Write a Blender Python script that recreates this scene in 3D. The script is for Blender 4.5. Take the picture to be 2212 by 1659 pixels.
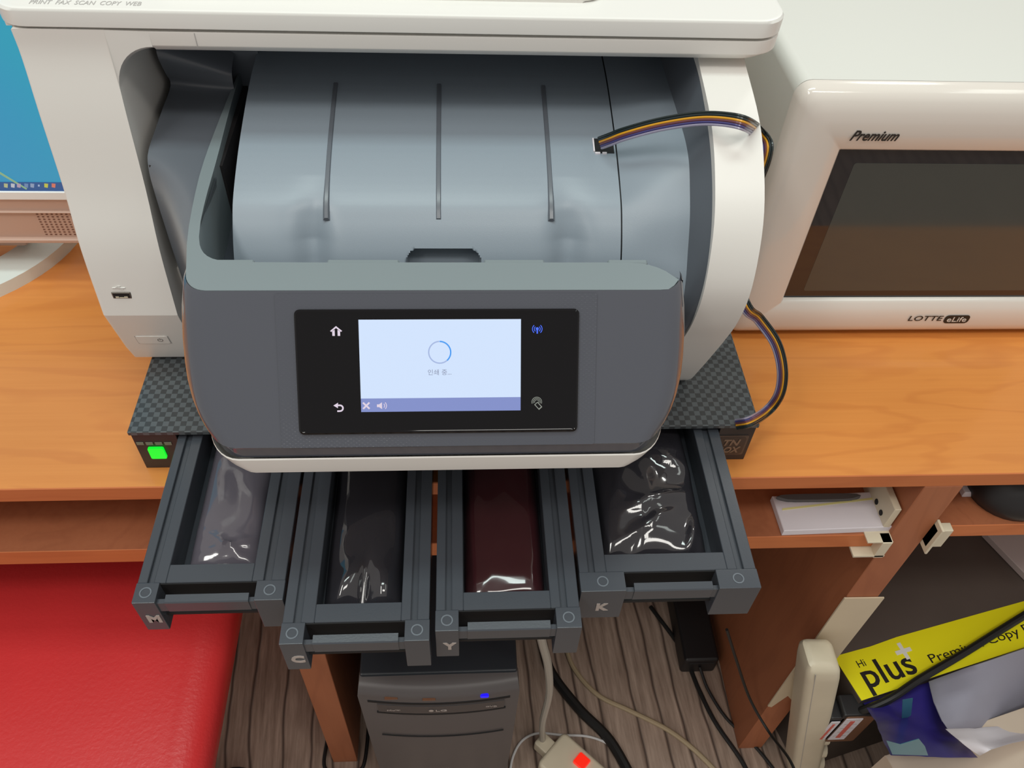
import bpy, bmesh, math, random
from mathutils import Vector, Matrix, noise

for o in list(bpy.data.objects):
    bpy.data.objects.remove(o, do_unlink=True)
random.seed(4)
scn = bpy.context.scene
C = scn.collection

# ---------------------------------------------------------------- units
# builder units are about a millimetre: x right, y into the desk, z above the desk top
U = 0.00106
FLOOR = -680.0
CAMH = 560.0


def W(p):
    return Vector((p[0] * U, p[1] * U, (p[2] - FLOOR) * U))


# ---------------------------------------------------------------- camera
PITCH, YAW, ROLL = math.radians(48.2346), math.radians(5.2224), math.radians(3.401)
FPX = 1800.0
cp, sp, cy, sy = math.cos(PITCH), math.sin(PITCH), math.cos(YAW), math.sin(YAW)
fw = Vector((sy * cp, cy * cp, -sp))
rt = Vector((cy, -sy, 0))
up = rt.cross(fw)
cr, sr = math.cos(ROLL), math.sin(ROLL)
rt2 = rt * cr + up * sr
up2 = -rt * sr + up * cr
cam_d = bpy.data.cameras.new('camera')
cam = bpy.data.objects.new('camera', cam_d)
C.objects.link(cam)
cam_d.sensor_fit = 'HORIZONTAL'
cam_d.sensor_width = 36.0
cam_d.lens = 36.0 * FPX / 2212.0
cam_d.clip_start = 0.02
cam_d.clip_end = 60
M3 = Matrix((rt2, up2, -fw)).transposed()
cam.matrix_world = Matrix.Translation(W((0, 0, CAMH))) @ M3.to_4x4()
scn.camera = cam


def ray(px, py):
    return rt2 * ((px - 1106) / FPX) - up2 * ((py - 829.5) / FPX) + fw


def on_z(px, py, z):
    d = ray(px, py)
    return d * ((z - CAMH) / d.z) + Vector((0, 0, CAMH))


def on_y(px, py, y):
    d = ray(px, py)
    return d * (y / d.y) + Vector((0, 0, CAMH))


def on_x(px, py, x):
    d = ray(px, py)
    return d * (x / d.x) + Vector((0, 0, CAMH))


# ---------------------------------------------------------------- world, lights, exposure
def lin(c):
    c /= 255.0
    return c / 12.92 if c <= 0.04045 else ((c + 0.055) / 1.055) ** 2.4


def rgb(r, g, b):
    return (lin(r), lin(g), lin(b), 1.0)


world = bpy.data.worlds.new('room_ambience')
scn.world = world
world.use_nodes = True
world.node_tree.nodes['Background'].inputs[0].default_value = (1.0, 0.93, 0.87, 1)
world.node_tree.nodes['Background'].inputs[1].default_value = 0.46


def area(name, loc, target, size, power, col):
    d = bpy.data.lights.new(name, 'AREA')
    d.shape = 'RECTANGLE'
    d.size, d.size_y = size
    d.energy = power
    d.color = col
    o = bpy.data.objects.new(name, d)
    C.objects.link(o)
    o.location = loc
    o.rotation_euler = (Vector(target) - Vector(loc)).to_track_quat('-Z', 'Y').to_euler()
    return o


# ceiling fluorescent fixtures of the office, plus one added fill, hanging at about 2.5 m
area('ceiling_or_fill_lamp', (-0.15, 0.50, 3.0), (-0.15, 0.50, 0), (1.3, 0.30), 15, (0.86, 1.0, 0.96))
area('ceiling_or_fill_lamp', (-1.1, -0.5, 3.0), (-1.1, -0.5, 0), (0.30, 1.3), 20, (1.0, 0.98, 0.92))
area('ceiling_or_fill_lamp', (1.7, 0.3, 3.0), (1.7, 0.3, 0), (0.30, 1.3), 4, (0.92, 1.0, 0.95))
area('ceiling_or_fill_lamp', (0.5, -0.55, 3.0), (0.5, -0.4, 0), (1.3, 0.30), 14, (1.0, 0.97, 0.91))  # added fill to brighten upright fronts, not a known fixture
area('ceiling_or_fill_lamp', (1.25, 1.96, 2.55), (1.25, 1.96, 0), (0.24, 0.24), 7, (1.0, 1.0, 0.95))

scn.view_settings.view_transform = 'Standard'
scn.view_settings.look = 'None'
scn.view_settings.gamma = 1
scn.view_settings.use_curve_mapping = False
scn.view_settings.exposure = 0.0


# ---------------------------------------------------------------- materials
class NT:
    def __init__(s, m):
        s.t = m.node_tree
        s.n = s.t.nodes
        s.b = s.n['Principled BSDF']

    def new(s, k, **kw):
        x = s.n.new(k)
        for a, v in kw.items():
            if a in x.inputs:
                x.inputs[a].default_value = v
            else:
                setattr(x, a, v)
        return x

    def link(s, a, b):
        s.t.links.new(a, b)


def mat(name, col, rough=0.5, metal=0.0, spec=0.5, coat=0.0, coat_rough=0.05, bump=0.0, bscale=900.0, var=0.0, vscale=20.0,
        emit=0.0, ecol=None):
    m = bpy.data.materials.new(name)
    m.use_nodes = True
    t = NT(m)
    b = t.b
    b.inputs['Base Color'].default_value = col
    b.inputs['Roughness'].default_value = rough
    b.inputs['Metallic'].default_value = metal
    b.inputs['Specular IOR Level'].default_value = spec
    b.inputs['Coat Weight'].default_value = coat
    b.inputs['Coat Roughness'].default_value = coat_rough
    tc = t.new('ShaderNodeTexCoord')
    if bump:
        nz = t.new('ShaderNodeTexNoise')
        nz.inputs['Scale'].default_value = bscale
        nz.inputs['Detail'].default_value = 3
        t.link(tc.outputs['Object'], nz.inputs['Vector'])
        bp = t.new('ShaderNodeBump')
        bp.inputs['Strength'].default_value = bump
        bp.inputs['Distance'].default_value = 0.0006
        t.link(nz.outputs['Fac'], bp.inputs['Height'])
        t.link(bp.outputs['Normal'], b.inputs['Normal'])
    if var:
        n2 = t.new('ShaderNodeTexNoise')
        n2.inputs['Scale'].default_value = vscale
        n2.inputs['Detail'].default_value = 4
        t.link(tc.outputs['Object'], n2.inputs['Vector'])
        mx = t.new('ShaderNodeMix', data_type='RGBA')
        mx.inputs[6].default_value = tuple(c * (1 - var) for c in col[:3]) + (1,)
        mx.inputs[7].default_value = tuple(min(1, c * (1 + var)) for c in col[:3]) + (1,)
        t.link(n2.outputs['Fac'], mx.inputs[0])
        t.link(mx.outputs[2], b.inputs['Base Color'])
    if emit:
        b.inputs['Emission Color'].default_value = ecol or col
        b.inputs['Emission Strength'].default_value = emit
    return m


def wood(name, c1, c2, c3, rough, scale=1.0, axis=0, coat=0.0):
    m = bpy.data.materials.new(name)
    m.use_nodes = True
    t = NT(m)
    tc = t.new('ShaderNodeTexCoord')
    mp = t.new('ShaderNodeMapping')
    s = [9.0, 9.0, 9.0]
    s[axis] = 1.5
    mp.inputs['Scale'].default_value = [v * scale for v in s]
    t.link(tc.outputs['Object'], mp.inputs['Vector'])
    n1 = t.new('ShaderNodeTexNoise')
    n1.inputs['Scale'].default_value = 1.6
    n1.inputs['Detail'].default_value = 3
    n1.inputs['Distortion'].default_value = 0.5
    t.link(mp.outputs['Vector'], n1.inputs['Vector'])
    # contour lines of a smooth field give cathedral grain
    mt = t.new('ShaderNodeMath', operation='MULTIPLY')
    mt.inputs[1].default_value = 46.0
    t.link(n1.outputs['Fac'], mt.inputs[0])
    sn = t.new('ShaderNodeMath', operation='SINE')
    t.link(mt.outputs[0], sn.inputs[0])
    pw = t.new('ShaderNodeMapRange')
    pw.inputs['From Min'].default_value = 0.2
    pw.inputs['From Max'].default_value = 1.0
    pw.inputs['To Max'].default_value = 0.26
    t.link(sn.outputs[0], pw.inputs['Value'])
    mp2 = t.new('ShaderNodeMapping')
    s2 = [260.0, 260.0, 260.0]
    s2[axis] = 7.0
    mp2.inputs['Scale'].default_value = s2
    t.link(tc.outputs['Object'], mp2.inputs['Vector'])
    n2 = t.new('ShaderNodeTexNoise')
    n2.inputs['Scale'].default_value = 1.0
    n2.inputs['Detail'].default_value = 4
    t.link(mp2.outputs['Vector'], n2.inputs['Vector'])
    mx1 = t.new('ShaderNodeMix', data_type='RGBA')
    mx1.inputs[6].default_value = c1
    mx1.inputs[7].default_value = c2
    t.link(n2.outputs['Fac'], mx1.inputs[0])
    mx2 = t.new('ShaderNodeMix', data_type='RGBA')
    mx2.inputs[7].default_value = c3
    t.link(pw.outputs['Result'], mx2.inputs[0])
    t.link(mx1.outputs[2], mx2.inputs[6])
    n3 = t.new('ShaderNodeTexNoise')
    n3.inputs['Scale'].default_value = 5.0
    t.link(tc.outputs['Object'], n3.inputs['Vector'])
    hs = t.new('ShaderNodeHueSaturation')
    mr = t.new('ShaderNodeMapRange')
    mr.inputs['To Min'].default_value = 0.85
    mr.inputs['To Max'].default_value = 1.15
    t.link(n3.outputs['Fac'], mr.inputs['Value'])
    t.link(mr.outputs['Result'], hs.inputs['Value'])
    t.link(mx2.outputs[2], hs.inputs['Color'])
    t.link(hs.outputs['Color'], t.b.inputs['Base Color'])
    t.b.inputs['Roughness'].default_value = rough
    t.b.inputs['Coat Weight'].default_value = coat
    t.b.inputs['Coat Roughness'].default_value = 0.12
    return m


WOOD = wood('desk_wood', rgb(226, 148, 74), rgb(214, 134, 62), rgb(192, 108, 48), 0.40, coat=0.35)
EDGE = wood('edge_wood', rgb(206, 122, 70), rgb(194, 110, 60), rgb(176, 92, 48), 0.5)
EDGEV = wood('shaded_panel_wood', rgb(176, 110, 74), rgb(166, 100, 66), rgb(150, 88, 58), 0.55, axis=2)  # same wood as the worktop, under-desk shade put into the colour
WHITE = mat('printer_white', rgb(226, 224, 219), 0.38, bump=0.05, bscale=1500)
WHITE2 = mat('lid_white', rgb(228, 228, 224), 0.35)
GREYW = mat('light_grey_text', rgb(176, 174, 172), 0.5)
DARK = mat('charcoal_with_sheen', rgb(138, 150, 161), 0.36, bump=0.10, bscale=1800)  # base lightened so the colour carries the ceiling lamps' sheen
DARKS = mat('smooth_charcoal', rgb(98, 104, 112), 0.28)
RIM = mat('matte_slate_rim', rgb(122, 134, 138), 0.42)
GLOSS = mat('glossy_dark_fascia', rgb(76, 79, 88), 0.16, coat=0.6, coat_rough=0.06)
BLK = mat('black_glass', rgb(6, 6, 10), 0.05, spec=0.35)
SEAM = mat('seam_shadow_gap', rgb(24, 27, 32), 0.6)
MWW = mat('microwave_white', rgb(222, 224, 218), 0.16, coat=0.3)
MWD = mat('microwave_door_white', rgb(224, 218, 210), 0.14, coat=0.4)
BOXB = mat('black_box_shell', rgb(44, 41, 42), 0.38)
BOXK = mat('painted_hole_dark', rgb(14, 14, 17), 0.7)  # solid black standing in for the darkness inside holes and gaps
DRW = mat('drawer_black_plastic', rgb(68, 73, 80), 0.24, bump=0.06, bscale=700)
DRWD = mat('drawer_groove', rgb(40, 41, 42), 0.5)
BAG = mat('dark_film', rgb(44, 43, 48), 0.09, coat=0.8, coat_rough=0.03)
BAGR = mat('dark_red_film', rgb(58, 26, 30), 0.12, coat=0.8, coat_rough=0.03)
BAGG = mat('grey_film', rgb(92, 88, 97), 0.12, coat=0.8, coat_rough=0.03)
LETT = mat('embossed_letter_grey', rgb(176, 166, 160), 0.5)
BEIGE = mat('beige_plastic', rgb(214, 204, 180), 0.4, var=0.06, vscale=30)
BLKP = mat('matt_black_plastic', rgb(30, 29, 31), 0.45)
PCB = mat('tower_charcoal', rgb(88, 84, 84), 0.4)
PCT = mat('tower_top_slate', rgb(42, 48, 54), 0.35)
RED = mat('red_vinyl', rgb(206, 52, 54), 0.33, bump=0.5, bscale=260, var=0.05)
PAPER = mat('white_paper', rgb(222, 218, 224), 0.7, var=0.03)
TAPE = mat('yellowed_tape_paper', rgb(216, 200, 172), 0.6, var=0.08, vscale=14)
SILV = mat('silver_plastic', rgb(226, 236, 232), 0.3)
ROSE = mat('monitor_pinkish_bezel', rgb(196, 166, 150), 0.4)
YEL = mat('yellow_label', rgb(248, 240, 20), 0.45)
DCART = mat('shade_dark_carton', rgb(86, 76, 70), 0.55, var=0.25, vscale=9)  # wrap darkened, its colour holds the shade under the desk
BLUEP = mat('purple_blue_wrapper', rgb(52, 44, 128), 0.35, var=0.3, vscale=12)
TEAL = mat('teal_wrapper', rgb(60, 130, 150), 0.4, var=0.2, vscale=20)
GRAYP = mat('grey_wrapper', rgb(150, 150, 165), 0.5, var=0.15, vscale=8)
CARD = mat('beige_cardboard', rgb(196, 180, 162), 0.6, var=0.05)
INKTXT = mat('black_ink', rgb(30, 26, 22), 0.5)
WHTXT = mat('white_ink', rgb(235, 235, 225), 0.5)
REDTXT = mat('red_ink', rgb(214, 104, 92), 0.5)
CABG = mat('grey_cable', rgb(170, 166, 156), 0.45)
CABB = mat('beige_cable', rgb(176, 158, 128), 0.45)
CABK = mat('black_cable', rgb(24, 24, 24), 0.5)
CABW = mat('white_cable', rgb(225, 225, 225), 0.4)
COPPER = mat('brown_plastic', rgb(120, 84, 62), 0.4)
METAL = mat('usb_metal', rgb(120, 118, 112), 0.35, metal=0.8)


def em(name, col, s):
    return mat(name, tuple(c * 0.12 for c in col[:3]) + (1,), 0.35, emit=s, ecol=col)


SCRW = em('lit_screen_white', rgb(210, 228, 255), 0.86)
SCRB = em('lit_screen_bar', rgb(134, 148, 208), 0.8)
ICONW = em('lit_icon_white', rgb(236, 222, 240), 0.75)
ICONB = em('lit_icon_blue', rgb(70, 110, 255), 0.9)
ICOND = em('dim_icon_grey', rgb(180, 186, 176), 0.45)
GREENL = em('lit_green_button', rgb(10, 240, 50), 1.0)
BLUEL = em('lit_blue_lamp', rgb(30, 20, 255), 1.2)
REDL = em('lit_red_switch', rgb(255, 40, 20), 0.9)
RINGL = em('spinner_light_blue', rgb(180, 200, 245), 0.7)
RINGB = em('spinner_blue', rgb(70, 160, 250), 0.8)
SCRT = em('screen_text_grey', rgb(160, 170, 200), 0.6)


def weave():
    m = bpy.data.materials.new('checker_weave_top')
    m.use_nodes = True
    t = NT(m)
    tc = t.new('ShaderNodeTexCoord')
    mp = t.new('ShaderNodeMapping')
    k = 1 / (4.5 * U)
    mp.inputs['Scale'].default_value = (k, k * 0.95, k)
    mp.inputs['Location'].default_value = (0.3, 0.2, 0.5)
    t.link(tc.outputs['Object'], mp.inputs['Vector'])
    ck = t.new('ShaderNodeTexChecker')
    ck.inputs['Scale'].default_value = 1.0
    ck.inputs['Color1'].default_value = rgb(60, 63, 65)
    ck.inputs['Color2'].default_value = rgb(88, 94, 97)
    t.link(mp.outputs['Vector'], ck.inputs['Vector'])
    t.link(ck.outputs['Color'], t.b.inputs['Base Color'])
    bp = t.new('ShaderNodeBump')
    bp.inputs['Strength'].default_value = 0.6
    bp.inputs['Distance'].default_value = 0.0005
    t.link(ck.outputs['Fac'], bp.inputs['Height'])
    t.link(bp.outputs['Normal'], t.b.inputs['Normal'])
    t.b.inputs['Roughness'].default_value = 0.36
    return m


def dotted(name, col, axisx=True):
    """glossy fascia with a fine raised tread"""
    m = mat(name, col, 0.17, coat=0.5, coat_rough=0.06)
    t = NT(m)
    tc = t.new('ShaderNodeTexCoord')
    mp = t.new('ShaderNodeMapping')
    k = 1 / (1.6 * U)
    mp.inputs['Scale'].default_value = (k, k, k)
    t.link(tc.outputs['Object'], mp.inputs['Vector'])
    sx = t.new('ShaderNodeSeparateXYZ')
    t.link(mp.outputs['Vector'], sx.inputs[0])
    a = t.new('ShaderNodeMath', operation='SINE')
    b = t.new('ShaderNodeMath', operation='SINE')
    k1 = t.new('ShaderNodeMath', operation='MULTIPLY')
    k1.inputs[1].default_value = 3.1416
    k2 = t.new('ShaderNodeMath', operation='MULTIPLY')
    k2.inputs[1].default_value = 5.4
    t.link(sx.outputs[0], k1.inputs[0])
    t.link(sx.outputs[2], k2.inputs[0])
    t.link(k1.outputs[0], a.inputs[0])
    t.link(k2.outputs[0], b.inputs[0])
    c = t.new('ShaderNodeMath', operation='MULTIPLY')
    t.link(a.outputs[0], c.inputs[0])
    t.link(b.outputs[0], c.inputs[1])
    g = t.new('ShaderNodeMath', operation='GREATER_THAN')
    g.inputs[1].default_value = 0.45
    t.link(c.outputs[0], g.inputs[0])
    bp = t.new('ShaderNodeBump')
    bp.inputs['Strength'].default_value = 0.35
    bp.inputs['Distance'].default_value = 0.0003
    t.link(g.outputs[0], bp.inputs['Height'])
    t.link(bp.outputs['Normal'], t.b.inputs['Normal'])
    t.link(bp.outputs['Normal'], t.b.inputs['Coat Normal'])
    return m


def floor_mat():
    m = bpy.data.materials.new('weathered_plank_floor')
    m.use_nodes = True
    t = NT(m)
    tc = t.new('ShaderNodeTexCoord')
    mp = t.new('ShaderNodeMapping')
    mp.inputs['Rotation'].default_value = (0, 0, math.radians(-4))
    t.link(tc.outputs['Object'], mp.inputs['Vector'])
    sx = t.new('ShaderNodeSeparateXYZ')
    t.link(mp.outputs['Vector'], sx.inputs[0])
    # wavy displacement of the plank lines
    mpn = t.new('ShaderNodeMapping')
    mpn.inputs['Scale'].default_value = (1, 1, 1)
    nz = t.new('ShaderNodeTexNoise')
    nz.inputs['Scale'].default_value = 7
    t.link(mp.outputs['Vector'], nz.inputs['Vector'])
    ml = t.new('ShaderNodeMath', operation='MULTIPLY_ADD')
    ml.inputs[1].default_value = 0.02
    t.link(nz.outputs['Fac'], ml.inputs[0])
    t.link(sx.outputs[0], ml.inputs[2])
    cb = t.new('ShaderNodeCombineXYZ')
    sc = t.new('ShaderNodeMath', operation='MULTIPLY')
    sc.inputs[1].default_value = 26.0
    t.link(ml.outputs[0], sc.inputs[0])
    t.link(sc.outputs[0], cb.inputs[0])
    vo = t.new('ShaderNodeTexVoronoi')
    vo.voronoi_dimensions = '1D'
    vo.feature = 'DISTANCE_TO_EDGE'
    vo.inputs['Scale'].default_value = 1.0
    t.link(sc.outputs[0], vo.inputs['W'])
    mr = t.new('ShaderNodeMapRange')
    mr.inputs['From Max'].default_value = 0.09
    t.link(vo.outputs['Distance'], mr.inputs['Value'])
    mp2 = t.new('ShaderNodeMapping')
    mp2.inputs['Scale'].default_value = (120, 9, 1)
    t.link(mp.outputs['Vector'], mp2.inputs['Vector'])
    n2 = t.new('ShaderNodeTexNoise')
    n2.inputs['Scale'].default_value = 1
    n2.inputs['Detail'].default_value = 6
    n2.inputs['Roughness'].default_value = 0.65
    t.link(mp2.outputs['Vector'], n2.inputs['Vector'])
    cr_ = t.new('ShaderNodeValToRGB')
    cr_.color_ramp.elements[0].position = 0.3
    cr_.color_ramp.elements[1].position = 0.72
    cr_.color_ramp.elements[0].color = rgb(132, 112, 98)
    cr_.color_ramp.elements[1].color = rgb(190, 168, 152)
    t.link(n2.outputs['Fac'], cr_.inputs['Fac'])
    mx = t.new('ShaderNodeMix', data_type='RGBA')
    mx.inputs[6].default_value = rgb(74, 58, 50)
    t.link(mr.outputs['Result'], mx.inputs[0])
    t.link(cr_.outputs['Color'], mx.inputs[7])
    t.link(mx.outputs[2], t.b.inputs['Base Color'])
    t.b.inputs['Roughness'].default_value = 0.55
    bp = t.new('ShaderNodeBump')
    bp.inputs['Strength'].default_value = 0.5
    bp.inputs['Distance'].default_value = 0.002
    t.link(mr.outputs['Result'], bp.inputs['Height'])
    t.link(bp.outputs['Normal'], t.b.inputs['Normal'])
    return m


def screen_mat():
    """desktop wallpaper of the switched-on monitor: cyan to blue"""
    m = bpy.data.materials.new('monitor_picture')
    m.use_nodes = True
    t = NT(m)
    tc = t.new('ShaderNodeTexCoord')
    n = t.new('ShaderNodeTexNoise')
    n.inputs['Scale'].default_value = 5.0
    n.inputs['Detail'].default_value = 1
    t.link(tc.outputs['Object'], n.inputs['Vector'])
    r = t.new('ShaderNodeValToRGB')
    r.color_ramp.elements[0].position = 0.3
    r.color_ramp.elements[1].position = 0.7
    r.color_ramp.elements[0].color = rgb(40, 165, 190)
    r.color_ramp.elements[1].color = rgb(52, 150, 196)
    t.link(n.outputs['Fac'], r.inputs['Fac'])
    t.link(r.outputs['Color'], t.b.inputs['Emission Color'])
    t.b.inputs['Emission Strength'].default_value = 0.85
    t.b.inputs['Base Color'].default_value = (0.01, 0.01, 0.01, 1)
    t.b.inputs['Roughness'].default_value = 0.4
    return m


WEAVE = weave()
DOTS = dotted('glossy_tread_fascia', rgb(74, 77, 86))
FLOORM = floor_mat()
SCRM = screen_mat()

# ---------------------------------------------------------------- mesh helpers (builder units)


def box(bm, x0, x1, y0, y1, z0, z1, bev=0.0, seg=2):
    r = bmesh.ops.create_cube(bm, size=1)
    vs = r['verts']
    for v in vs:
        v.co = Vector(((x0 + x1) / 2 + v.co.x * (x1 - x0), (y0 + y1) / 2 + v.co.y * (y1 - y0), (z0 + z1) / 2 + v.co.z * (z1 - z0)))
    if bev:
        es = set(e for v in vs for e in v.link_edges)
        r2 = bmesh.ops.bevel(bm, geom=list(es), offset=bev, segments=seg, affect='EDGES', profile=0.5)
        vs = r2['verts']
    return vs


def prism(bm, pts, axis, a, b, bev=0.0, seg=2):
    """extrude a polygon along axis 'x' (pts are y,z), 'y' (x,z) or 'z' (x,y)"""
    def mk(p, t):
        return {'x': (t, p[0], p[1]), 'y': (p[0], t, p[1]), 'z': (p[0], p[1], t)}[axis]
    A = [bm.verts.new(mk(p, a)) for p in pts]
    B = [bm.verts.new(mk(p, b)) for p in pts]
    n = len(pts)
    fs = [bm.faces.new(A), bm.faces.new(B[::-1])]
    for i in range(n):
        fs.append(bm.faces.new((A[i], B[i], B[(i + 1) % n], A[(i + 1) % n])))
    if bev:
        es = [e for f in fs[:2] for e in f.edges]
        bmesh.ops.bevel(bm, geom=es, offset=bev, segments=seg, affect='EDGES', profile=0.5)
    bmesh.ops.recalc_face_normals(bm, faces=bm.faces[:])


def loft(bm, rings, closed=True, cap0=True, cap1=True):
    R = [[bm.verts.new(p) for p in r] for r in rings]
    n = len(R[0])
    for a, b in zip(R, R[1:]):
        for i in range(n if closed else n - 1):
            j = (i + 1) % n
            try:
                bm.faces.new((a[i], a[j], b[j], b[i]))
            except ValueError:
                pass
    if cap0:
        bm.faces.new(R[0][::-1])
    if cap1:
        bm.faces.new(R[-1])
    bmesh.ops.recalc_face_normals(bm, faces=bm.faces[:])
    return R


def spline(pts, sub=8):
    pts = [Vector(p) for p in pts]
    out = []
    P = [pts[0] * 2 - pts[1]] + pts + [pts[-1] * 2 - pts[-2]]
    for i in range(1, len(P) - 2):
        p0, p1, p2, p3 = P[i - 1:i + 3]
        for k in range(sub):
            t = k / sub
            out.append(0.5 * ((2 * p1) + (p2 - p0) * t + (2 * p0 - 5 * p1 + 4 * p2 - p3) * t * t + (3 * p1 - p0 - 3 * p2 + p3) * t ** 3))
    out.append(pts[-1])
    return out


def tube(bm, pts, r, n=8, smooth=True, sub=8):
    P = spline(pts, sub) if smooth else [Vector(p) for p in pts]
    rings = []
    ref = Vector((0.3, 0.2, 1)).normalized()
    for i, p in enumerate(P):
        t = (P[min(i + 1, len(P) - 1)] - P[max(i - 1, 0)]).normalized()
        a = ref - t * ref.dot(t)
        if a.length < 1e-4:
            a = Vector((1, 0, 0)) - t * t.x
        a.normalize()
        ref = a
        b = t.cross(a)
        rr = r(i / (len(P) - 1)) if callable(r) else r
        rings.append([p + (a * math.cos(2 * math.pi * k / n) + b * math.sin(2 * math.pi * k / n)) * rr for k in range(n)])
    loft(bm, rings)


def rrect(x0, x1, y0, y1, r, n=5):
    pts = []
    for cx, cy_, a0 in ((x1 - r, y1 - r, 0), (x0 + r, y1 - r, 90), (x0 + r, y0 + r, 180), (x1 - r, y0 + r, 270)):
        for k in range(n + 1):
            a = math.radians(a0 + 90 * k / n)
            pts.append((cx + r * math.cos(a), cy_ + r * math.sin(a)))
    return pts


def new():
    return bmesh.new()


class Thing:
    """an Empty at the base of a thing, in builder units"""

    def __init__(s, name, base, label, cat, group=None):
        s.base = Vector(base)
        o = bpy.data.objects.new(name, None)
        o.empty_display_size = 0.02
        C.objects.link(o)
        o.location = W(base)
        o['label'] = label
        o['category'] = cat
        if group:
            o['group'] = group
        s.o = o

    def part(s, name, bm, m, parent=None, label=None, ang=35, smooth=True, mats=None):
        o = link(name, bm, m, s.base, ang, smooth, mats)
        o.parent = parent or s.o
        if label:
            o['label'] = label
        return o


def link(name, bm, m, base, ang=35, smooth=True, mats=None):
    wb = W(base)
    for v in bm.verts:
        v.co = W(v.co) - wb
    me = bpy.data.meshes.new(name)
    bm.to_mesh(me)
    bm.free()
    if m:
        me.materials.append(m)
    for x in (mats or []):
        me.materials.append(x)
    if smooth:
        me.shade_smooth()
        me.set_sharp_from_angle(angle=math.radians(ang))
    o = bpy.data.objects.new(name, me)
    C.objects.link(o)
    if smooth and ang == 35:
        wn = o.modifiers.new('weighted_normals', 'WEIGHTED_NORMAL')
        wn.keep_sharp = True
        wn.weight = 100
    return o


def solo(name, bm, m, label, cat, group=None, kind=None, ang=35, mats=None):
    xs = [v.co for v in bm.verts]
    base = Vector(((min(p.x for p in xs) + max(p.x for p in xs)) / 2, (min(p.y for p in xs) + max(p.y for p in xs)) / 2, min(p.z for p in xs)))
    o = link(name, bm, m, base, ang, True, mats)
    o.location = W(base)
    if label:
        o['label'] = label
    if cat:
        o['category'] = cat
    if group:
        o['group'] = group
    if kind:
        o['kind'] = kind
    return o


def text(bm, s, org, ex, ey, h, depth=0.4, width=None, bold=0.0, shear=0.0, align='LEFT', space=1.0):
    """letters standing on the plane (org; ex, ey) with cap height h; width stretches to fit"""
    cu = bpy.data.curves.new('t', 'FONT')
    cu.body = s
    cu.size = 1.0
    cu.extrude = 0.0
    cu.offset = bold
    cu.shear = shear
    cu.space_character = space
    cu.resolution_u = 3
    o = bpy.data.objects.new('t', cu)
    C.objects.link(o)
    dg = bpy.context.evaluated_depsgraph_get()
    me = bpy.data.meshes.new_from_object(o.evaluated_get(dg))
    bpy.data.objects.remove(o)
    if not me.vertices:
        return
    xs = [v.co.x for v in me.vertices]
    x0, x1 = min(xs), max(xs)
    k = h / 0.70
    kx = (width / (x1 - x0)) if width else k
    off = {'LEFT': x0, 'CENTER': (x0 + x1) / 2, 'RIGHT': x1}[align]
    ex = Vector(ex).normalized()
    ey = Vector(ey).normalized()
    nrm = ex.cross(ey)
    t = bmesh.new()
    t.from_mesh(me)
    for v in t.verts:
        v.co = Vector(org) + ex * ((v.co.x - off) * kx) + ey * (v.co.y * k)
    top = bmesh.ops.extrude_face_region(t, geom=t.faces[:])
    for g in top['geom']:
        if isinstance(g, bmesh.types.BMVert):
            g.co += nrm * depth
    bmesh.ops.recalc_face_normals(t, faces=t.faces[:])
    tm = bpy.data.meshes.new('tm')
    t.to_mesh(tm)
    t.free()
    bm.from_mesh(tm)
    bpy.data.meshes.remove(tm)
    bpy.data.meshes.remove(me)


def poly_on(bm, pts, org, ex, ey, depth=0.3):
    ex = Vector(ex).normalized()
    ey = Vector(ey).normalized()
    n = ex.cross(ey)
    A = [bm.verts.new(Vector(org) + ex * p[0] + ey * p[1]) for p in pts]
    B = [bm.verts.new(Vector(org) + ex * p[0] + ey * p[1] + n * depth) for p in pts]
    k = len(pts)
    bm.faces.new(B)
    bm.faces.new(A[::-1])
    for i in range(k):
        bm.faces.new((A[i], A[(i + 1) % k], B[(i + 1) % k], B[i]))


def arc_on(bm, cx, cy_, r, w, a0, a1, org, ex, ey, depth=0.3, n=None):
    n = n or max(4, int(abs(a1 - a0) / 8))
    out = []
    for k in range(n + 1):
        a = math.radians(a0 + (a1 - a0) * k / n)
        out.append((cx + (r + w / 2) * math.cos(a), cy_ + (r + w / 2) * math.sin(a)))
    inn = []
    for k in range(n + 1):
        a = math.radians(a0 + (a1 - a0) * k / n)
        inn.append((cx + (r - w / 2) * math.cos(a), cy_ + (r - w / 2) * math.sin(a)))
    for k in range(n):
        poly_on(bm, [out[k], out[k + 1], inn[k + 1], inn[k]] if a1 < a0 else [inn[k], out[k], out[k + 1], inn[k + 1]], org, ex, ey, depth)


def lerp_prof(prof, t):
    """point on a (y,z) polyline at arclength fraction t"""
    L = [math.dist(a, b) for a, b in zip(prof, prof[1:])]
    s = t * sum(L)
    for (a, b), l in zip(zip(prof, prof[1:]), L):
        if s <= l or (b == prof[-1]):
            k = min(1, s / l) if l else 0
            return (a[0] + (b[0] - a[0]) * k, a[1] + (b[1] - a[1]) * k)
        s -= l
    return prof[-1]


def smooth_prof(pts, sub=5):
    return [(v.x, v.y) for v in spline([Vector((p[0], p[1], 0)) for p in pts], sub)]


# ================================================================ SETTING
bm = new()
box(bm, -1600, 1700, -1000, 1500, FLOOR - 20, FLOOR)
f = solo('floor', bm, FLOORM, None, None, kind='structure')
bm = new()
box(bm, -1600, 1700, 960, 990, FLOOR, 330)
solo('wall_back', bm, mat('office_partition', rgb(190, 192, 186), 0.8, bump=0.2, bscale=300), None, None, kind='structure')

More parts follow.
